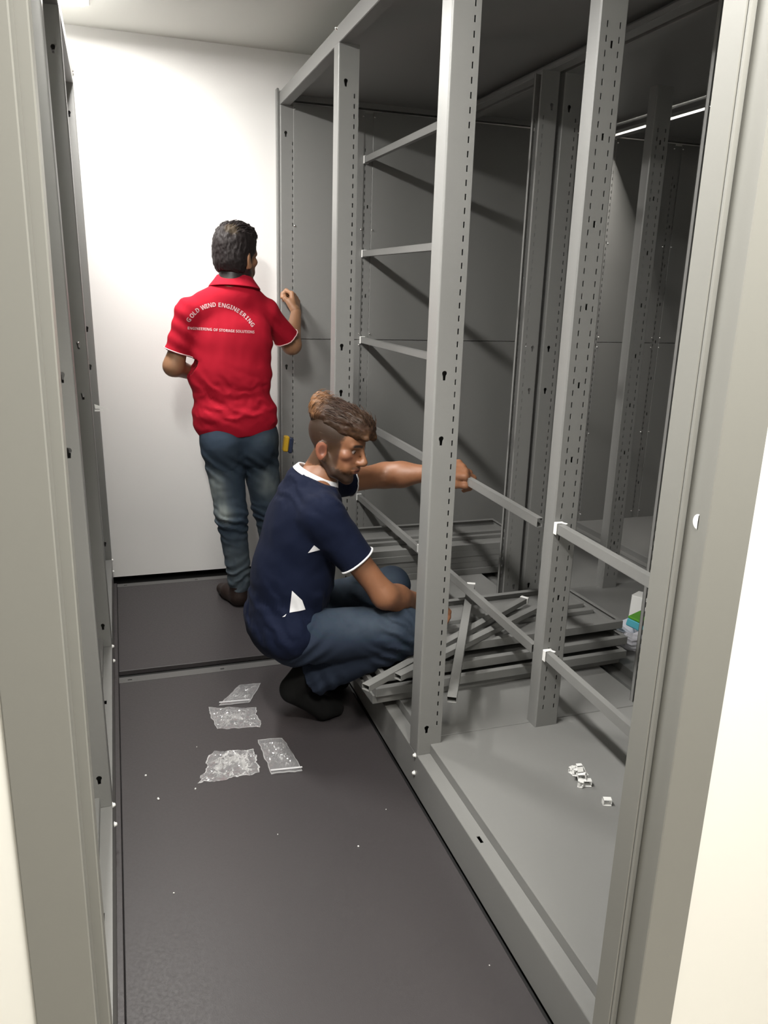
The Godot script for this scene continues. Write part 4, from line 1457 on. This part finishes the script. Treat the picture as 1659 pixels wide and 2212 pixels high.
func blue_worker() -> void:
	var base := Vector3(0.6, 0, -2.47)
	var T := Transform3D(Basis.IDENTITY, -base)
	var t := thing("person", "person crouching in navy polo shirt with white collar, reaching for a shelf bar", "person", base)
	var tone := Color(0.235, 0.105, 0.052)
	var shR := Vector3(0.60, 0.80, -2.36)
	var elR := Vector3(0.80, 0.53, -2.30)
	var wrR := Vector3(1.0, 0.425, -2.45)
	var shL := Vector3(0.69, 0.825, -2.69)
	var elL := Vector3(0.95, 0.825, -2.775)
	var wrL := Vector3(1.088, 0.860, -2.63)
	var hipR := Vector3(0.50, 0.34, -2.41)
	var knR := Vector3(0.885, 0.385, -2.31)
	var anR := Vector3(0.575, 0.18, -2.45)
	var hipL := Vector3(0.53, 0.35, -2.62)
	var knL := Vector3(0.945, 0.43, -2.64)
	var anL := Vector3(0.68, 0.15, -2.66)
	var neck := Vector3(0.605, 0.865, -2.53)
	var hc := Vector3(0.683, 1.008, -2.505)
	var hb := look(Vector3(0.71, -0.20, 0.61), Vector3(0.05, 1, 0.0))
	var body := Sdf.new(Vector3(0.36, 0.0, -2.86), Vector3(1.2, 1.05, -2.2), 0.011, 0.012)
	body.ell(Vector3(0.58, 0.70, -2.52), Basis(Vector3(0, 0, 1), -0.25), Vector3(0.10, 0.19, 0.155))
	body.ell(Vector3(0.535, 0.51, -2.52), Basis(Vector3(0, 0, 1), -0.15), Vector3(0.09, 0.16, 0.13))
	for q in [[neck, shR, 0.05, 0.045], [neck, shL, 0.05, 0.045], [neck + Vector3(-0.02, -0.04, 0), hc + Vector3(-0.02, -0.07, -0.02), 0.055, 0.052], [shR, elR, 0.047, 0.039], [elR, elR.lerp(wrR, 0.3), 0.039, 0.042], [elR.lerp(wrR, 0.3), wrR, 0.042, 0.029], [shL, elL, 0.046, 0.044], [elL, elL.lerp(wrL, 0.35), 0.044, 0.044], [elL.lerp(wrL, 0.35), wrL, 0.044, 0.028], [hipR + Vector3(0.03, 0.03, 0), knR, 0.055, 0.05], [knR, anR, 0.05, 0.036], [hipL + Vector3(0.03, 0.01, 0), knL, 0.055, 0.05], [knL, anL, 0.05, 0.036]]:
		body.cap(q[0], q[1], q[2], q[3])
	body.fix()
	var m := Mb.new()
	body.mesh_into(m, T, func(_p: Vector3, _n: Vector3) -> Color: return tone)
	var hcol := func(p: Vector3, _n: Vector3) -> Color:
		var ax := absf(p.x)
		var ed := Vector2((p.y + 0.021) / 0.031, (p.z + 0.016) / 0.020).length()
		if ax > 0.069 and ed < 1.0:
			var inner := smooth(0.62, 0.42, Vector2((p.y + 0.015) / 0.031, (p.z + 0.011) / 0.020).length())
			return tone.lerp(Color(0.30, 0.095, 0.058), 0.6).lerp(Color(0.09, 0.025, 0.016), inner * 0.75)
		var c := tone
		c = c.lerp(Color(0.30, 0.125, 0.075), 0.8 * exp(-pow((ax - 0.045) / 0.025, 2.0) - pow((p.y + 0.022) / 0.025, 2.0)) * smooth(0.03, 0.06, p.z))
		var nz := 0.006 * wr.get_noise_3d(p.x * 14.0, p.y * 14.0, p.z * 14.0)
		# close-cropped sides and back of the head
		var crop := smooth(-0.004, 0.010, p.y + 0.085 - maxf(0.0, p.z + 0.03) * 1.1 + nz) * smooth(0.010, -0.008, p.z - 0.030 - maxf(0.0, p.y) * 0.42 + nz)
		# beard along the jaw, moustache, chin
		var jaw := smooth(0.010, -0.008, p.y + 0.046 + 0.46 * maxf(p.z, 0.0) + nz) * smooth(-0.030, -0.012, p.z) * smooth(-0.128, -0.108, p.y)
		var burn := smooth(0.026, 0.016, absf(p.z - 0.022)) * smooth(0.045, 0.06, ax) * smooth(0.03, 0.015, p.y) * smooth(-0.07, -0.06, p.y)
		var mo := smooth(0.0055, 0.0025, absf(p.y + 0.0515 + ax * 0.2)) * smooth(0.034, 0.026, ax) * smooth(0.075, 0.085, p.z)
		var lips := smooth(0.0115, 0.008, absf(p.y + 0.0665)) * smooth(0.024, 0.019, ax) * smooth(0.082, 0.09, p.z)
		var mouth := smooth(0.003, 0.001, absf(p.y + 0.0665)) * lips
		jaw *= 1.0 - lips
		var hair := clampf(maxf(maxf(crop * (0.72 + 0.2 * smooth(-0.02, 0.04, p.y)), jaw * 0.9), maxf(burn * 0.8, mo * 0.65)), 0.0, 1.0)
		c = c.lerp(Color(0.20, 0.062, 0.045), lips * 0.8)
		c = c.lerp(Color(0.05, 0.015, 0.012), mouth * 0.8)
		var brow := smooth(0.0062, 0.003, absf(p.y - 0.0215 + (ax - 0.03) * (ax - 0.03) * 6.0)) * smooth(0.006, 0.012, ax) * smooth(0.052, 0.046, ax) * smooth(0.05, 0.06, p.z)
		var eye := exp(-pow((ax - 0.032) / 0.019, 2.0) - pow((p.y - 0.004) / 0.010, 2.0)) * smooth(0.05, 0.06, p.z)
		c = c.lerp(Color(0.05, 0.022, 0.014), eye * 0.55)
		c = c.lerp(Color(0.02, 0.014, 0.011), maxf(hair, brow * 0.95))
		return c
	head(m, T * Transform3D(hb, hc), 0.0030, hcol, Vector3(-0.01, -0.165, -0.055), 0.050)
	# left hand closed round the bar
	var hy := Vector3(0.95, 0.02, 0.14).normalized()
	var hz := Vector3(-0.10, -0.80, -0.58)
	hz = (hz - hy * hz.dot(hy)).normalized()
	hand(m, T * Transform3D(Basis(hy.cross(hz), hy, hz).scaled(Vector3.ONE * 1.18), wrL + hy * 0.012 + Vector3(0, 0.008, 0)), -1.0, [0.7, 1.15, 0.7], [Vector3(0.046, 0.052, 0.016), Vector3(0.050, 0.086, 0.018), Vector3(0.047, 0.110, 0.022)], tone)
	# right hand picking among the parts on the pile
	var ry := Vector3(0.86, -0.30, -0.35).normalized()
	var rz := Vector3(-0.3, -0.9, 0.15)
	rz = (rz - ry * rz.dot(ry)).normalized()
	hand(m, T * Transform3D(Basis(ry.cross(rz), ry, rz), wrR + ry * 0.008), 1.0, [0.5, 0.6, 0.4], [Vector3(0.046, 0.06, 0.025), Vector3(0.036, 0.095, 0.04)], tone)
	obj("body", m.done(), skin_mat(), t)
	for d in [-1.0, 1.0]:
		var e := Mb.new()
		var eb := T * Transform3D(hb, hc + hb * Vector3(d * 0.0305, -0.0004, 0.0738))
		e.lathe(eb * Transform3D(Basis(Vector3.RIGHT, PI / 2 + 0.25), Vector3.ZERO), [Vector2(0.0112, 0.0), Vector2(0.0104, 0.0042), Vector2(0.0080, 0.0078), Vector2(0.0052, 0.0099)], 14)
		var eye := obj("eye", e.done(), mat(Color(0.26, 0.21, 0.19), 0.25), t)
		var ir := Mb.new()
		ir.lathe(eb * Transform3D(Basis(Vector3.RIGHT, PI / 2 + 0.25), Vector3.ZERO), [Vector2(0.0056, 0.0098), Vector2(0.003, 0.0109), Vector2(0.0, 0.0113)], 14)
		obj("iris", ir.done(), mat(Color(0.012, 0.007, 0.005), 0.12), eye)
	# hair: long on top, swept forward and up, with a lighter tuft behind
	var hs := Sdf.new(Vector3(-0.11, -0.05, -0.16), Vector3(0.11, 0.2, 0.16), 0.004, 0.010)
	hs.ell(Vector3(0, 0.078, 0.0), Basis(Vector3.RIGHT, 0.22), Vector3(0.071, 0.054, 0.098))
	hs.ell(Vector3(0, 0.088, 0.052), Basis(Vector3.RIGHT, 0.45), Vector3(0.062, 0.036, 0.062))
	hs.ell(Vector3(0.0, 0.088, -0.074), Basis(Vector3.RIGHT, -0.4), Vector3(0.054, 0.058, 0.040))
	hs.cap(Vector3(0, 0.105, -0.06), Vector3(0.0, 0.128, -0.088), 0.034, 0.022)
	hs.cap(Vector3(-0.02, 0.085, 0.08), Vector3(-0.03, 0.058, 0.112), 0.026, 0.012)
	hs.cap(Vector3(0.025, 0.085, 0.08), Vector3(0.02, 0.052, 0.114), 0.026, 0.010)
	hs.fix()
	hs.bend(func(p: Vector3) -> float:
		return 0.0018 * sin(p.x * 210.0 + p.y * 120.0 + wr.get_noise_3d(p.x * 3.0, p.y * 3.0, p.z * 3.0) * 3.0) + 0.003 * wr.get_noise_3d(p.x * 4.0, p.y * 4.0, p.z * 2.0))
	var hair_col := func(p: Vector3) -> Color:
		var c := Color(0.035, 0.018, 0.011)
		var k := smooth(-0.03, -0.10, p.z) * smooth(0.05, 0.11, p.y)
		k = maxf(k, 0.35 * smooth(0.02, 0.09, p.z) * smooth(0.10, 0.05, p.y))
		k *= 0.75 + 0.9 * wr.get_noise_3d(p.x * 9.0, p.y * 9.0, p.z * 3.0)
		return c.lerp(Color(0.20, 0.095, 0.04), clampf(k, 0.0, 1.0))
	var hm := Mb.new()
	hs.mesh_into(hm, T * Transform3D(hb, hc), func(p: Vector3, _n: Vector3) -> Color: return hair_col.call(p))
	var rng := RandomNumberGenerator.new()
	rng.seed = 8
	for i in 620:
		var a := rng.randf_range(-PI, PI)
		var el := rng.randf_range(0.12, 1.5)
		var d := Vector3(sin(a) * cos(el), sin(el), cos(a) * cos(el))
		var p0 := hs.hit(Vector3(0, 0.075, 0.0) + d * 0.2, -d, 0.2)
		if hs.at(p0) > 0.004:
			continue
		var fl := Vector3(rng.randf_range(-0.35, 0.35), 0.1 if p0.z < -0.02 else -0.15, 1.0 if p0.z > -0.05 else -0.2)
		if p0.z < -0.05:
			fl = Vector3(rng.randf_range(-0.2, 0.2), 0.9, 0.25)
		fl = (fl - d * fl.dot(d)).normalized()
		var l := rng.randf_range(0.6, 1.3)
		var q0 := hm.v.size()
		hm.tube([p0 - fl * 0.02 * l - d * 0.0025, p0 - fl * 0.008 * l + d * 0.0002, p0 + fl * 0.009 * l - d * 0.0004, p0 + fl * 0.022 * l - d * 0.0085].map(func(q): return T * (hc + hb * q)), [0.0004, 0.0009, 0.0008, 0.0003], 4)
		var cc: Color = hair_col.call(p0) * rng.randf_range(0.7, 1.6)
		while hm.c.size() < hm.v.size():
			hm.c.append(cc)
	var hmat := mat(Color(1, 1, 1), 0.6, 0.0, 0.4)
	hmat.vertex_color_use_as_albedo = true
	obj("hair", hm.done(), hmat, t)
	# polo shirt
	var s := Sdf.new(Vector3(0.34, 0.26, -2.84), Vector3(0.90, 1.0, -2.2), 0.0075, 0.014)
	s.ell(Vector3(0.572, 0.715, -2.52), Basis(Vector3(0, 0, 1), -0.28), Vector3(0.128, 0.19, 0.185))
	s.ell(Vector3(0.535, 0.55, -2.515), Basis(Vector3(0, 0, 1), -0.18), Vector3(0.142, 0.19, 0.172))
	s.ell(Vector3(0.508, 0.43, -2.515), Basis(Vector3(0, 0, 1), -0.05), Vector3(0.122, 0.13, 0.176))
	s.ell(Vector3(0.497, 0.385, -2.515), Basis.IDENTITY, Vector3(0.124, 0.12, 0.222))
	s.cap(Vector3(0.585, 0.83, -2.53), shR + Vector3(0, 0.0, -0.01), 0.075, 0.06)
	s.cap(Vector3(0.605, 0.83, -2.54), shL + Vector3(0, 0, 0.01), 0.072, 0.056)
	s.cap(Vector3(0.595, 0.85, -2.53), Vector3(0.622, 0.905, -2.53), 0.08, 0.072)
	var seR := shR.lerp(elR, 0.56)
	var seL := shL.lerp(elL, 0.42)
	s.cap(shR, seR + (seR - shR) * 0.2, 0.07, 0.061)
	s.cap(shL, seL + (seL - shL) * 0.2, 0.058, 0.057)
	s.fix()
	s.bend(func(p: Vector3) -> float:
		var w := 0.0035 * smooth(0.62, 0.45, p.y) * smooth(0.3, 0.42, p.y) * sin((p.y * 0.8 + (p.x - 0.5) * 1.0) * 85.0 + wr.get_noise_3d(p.x, p.y, p.z) * 4.0)
		w += 0.004 * smooth(0.78, 0.9, p.y) * sin((p.x * 0.9 + p.y) * 95.0 + wr.get_noise_3d(p.x, p.y, p.z) * 4.0)
		return w + 0.004 * wr.get_noise_3d(p.x, p.y, p.z))
	s.cut(seR, (elR - shR), 0.12)
	s.cut(seL, (elL - shL), 0.1)
	s.cut(Vector3(0.50, 0.345, -2.45), Vector3(0.60, -1, -0.1))
	s.cut(Vector3(0.617, 0.893, -2.53), Vector3(0.44, 1, 0.05), 0.1)
	var sm := Mb.new()
	s.mesh_into(sm, T)
	var navy := cloth_mat(Color(0.003, 0.006, 0.021), 31)
	navy.rim_enabled = true
	navy.rim = 0.06
	var shirt := obj("polo_shirt", sm.done(), navy, t)
	var white := cloth_mat(Color(0.72, 0.72, 0.74), 32)
	var cm := Mb.new()
	band(cm, Vector3(0.622, 0.897, -2.528), Vector3(0.46, 1, 0.10), func(a: float) -> float: return 0.066 + 0.004 * cos(a * 2.0), [Vector2(0.004, -0.014), Vector2(-0.001, 0.006), Vector2(0.001, 0.010), Vector2(0.006, 0.010), Vector2(0.011, 0.0), Vector2(0.015, -0.008), Vector2(0.012, -0.010)])
	for q in cm.v.size():
		cm.v[q] = T * cm.v[q]
	obj("collar", cm.done(), white, shirt).set_meta("label", "white collar")
	var tm := Mb.new()
	tm.tube(_move(ring(s, seR - (seR - shR).normalized() * 0.006, elR - shR, 0.0), T), [0.0036], 6, true)
	obj("sleeve_trim", tm.done(), white, shirt)
	tm = Mb.new()
	tm.tube(_move(ring(s, seL - (seL - shL).normalized() * 0.006, elL - shL, 0.0), T), [0.0026], 6, true)
	obj("sleeve_trim", tm.done(), white, shirt)
	var dr := Vector3(0.222, -0.316, -0.922)
	for pl in [[Vector3(0.548, 0.687, -2.34), Vector3(0.569, 0.712, -2.34), Vector3(0.589, 0.695, -2.34)], [Vector3(0.4967, 0.562, -2.34), Vector3(0.4874, 0.486, -2.34), Vector3(0.5396, 0.492, -2.34), Vector3(0.529, 0.526, -2.34)], [Vector3(0.4645, 0.4737, -2.34), Vector3(0.478, 0.483, -2.34), Vector3(0.4736, 0.4743, -2.34)]]:
		var moved: Array = pl.map(func(q): return q - dr * 0.12)
		var po := obj("side_insert", patch(s, moved, dr, 0.002, 6), white, shirt)
		po.position = -base
	# jeans
	var j := Sdf.new(Vector3(0.34, 0.03, -2.8), Vector3(1.06, 0.54, -2.18), 0.0070, 0.0055)
	j.ell(Vector3(0.50, 0.355, -2.515), Basis.IDENTITY, Vector3(0.095, 0.095, 0.16))
	for q in [[hipR + Vector3(0.02, 0.025, 0), knR + Vector3(-0.01, 0.012, 0), 0.098, 0.078], [knR, anR, 0.078, 0.066], [hipL + Vector3(0.02, 0.0, 0), knL, 0.092, 0.07], [knL, anL, 0.066, 0.056]]:
		j.cap(q[0], q[1], q[2], q[3])
	j.fix()
	j.bend(func(p: Vector3) -> float:
		var kn := exp(-pow((p.x - 0.83) / 0.07, 2.0))
		var an := exp(-pow((p.x - 0.62) / 0.06, 2.0)) * smooth(0.28, 0.2, p.y)
		var w := 0.005 * kn * sin((p.x * 0.6 + p.y) * 130.0 + wr.get_noise_3d(p.x, p.y, p.z) * 3.0)
		w += 0.005 * an * sin((p.x + p.y * 0.4) * 120.0)
		w += 0.004 * exp(-pow((p.x - 0.55) / 0.06, 2.0)) * sin((p.x - p.y) * 100.0)
		return w + 0.003 * wr.get_noise_3d(p.x, p.y, p.z))
	j.cut(anR + Vector3(0.02, 0.0, 0), anR - knR, 0.12)
	j.cut(anL, anL - knL, 0.12)
	var jm := Mb.new()
	j.mesh_into(jm, T, func(p: Vector3, _n: Vector3) -> Color:
		var c := Color(0.020, 0.030, 0.048)
		var f := 0.5 * exp(-pow((p.x - 0.74) / 0.13, 2.0)) * smooth(0.38, 0.45, p.y)
		f += 0.3 * exp(-pow((p.x - 0.92) / 0.05, 2.0))
		f *= 0.8 + 0.5 * wr.get_noise_3d(p.x * 2.0, p.y * 2.0, p.z)
		return c.lerp(Color(0.075, 0.095, 0.12), clampf(f, 0.0, 1.0)))
	obj("jeans", jm.done(), cloth_mat(Color.WHITE, 35, true), t)
	var sh := cloth_mat(Color(0.006, 0.006, 0.006), 36)
	obj("shoe", shoe(Vector3(0.525, 0.135, -2.462), Vector3(0.640, 0.044, -2.476), Vector3(0.690, 0.03, -2.486), base, Vector3(0.565, 0.195, -2.455), 0.0), sh, t)
	obj("shoe", shoe(Vector3(0.64, 0.11, -2.665), Vector3(0.72, 0.044, -2.67), Vector3(0.765, 0.03, -2.675), base, Vector3(0.67, 0.16, -2.66), 0.0), sh, t)
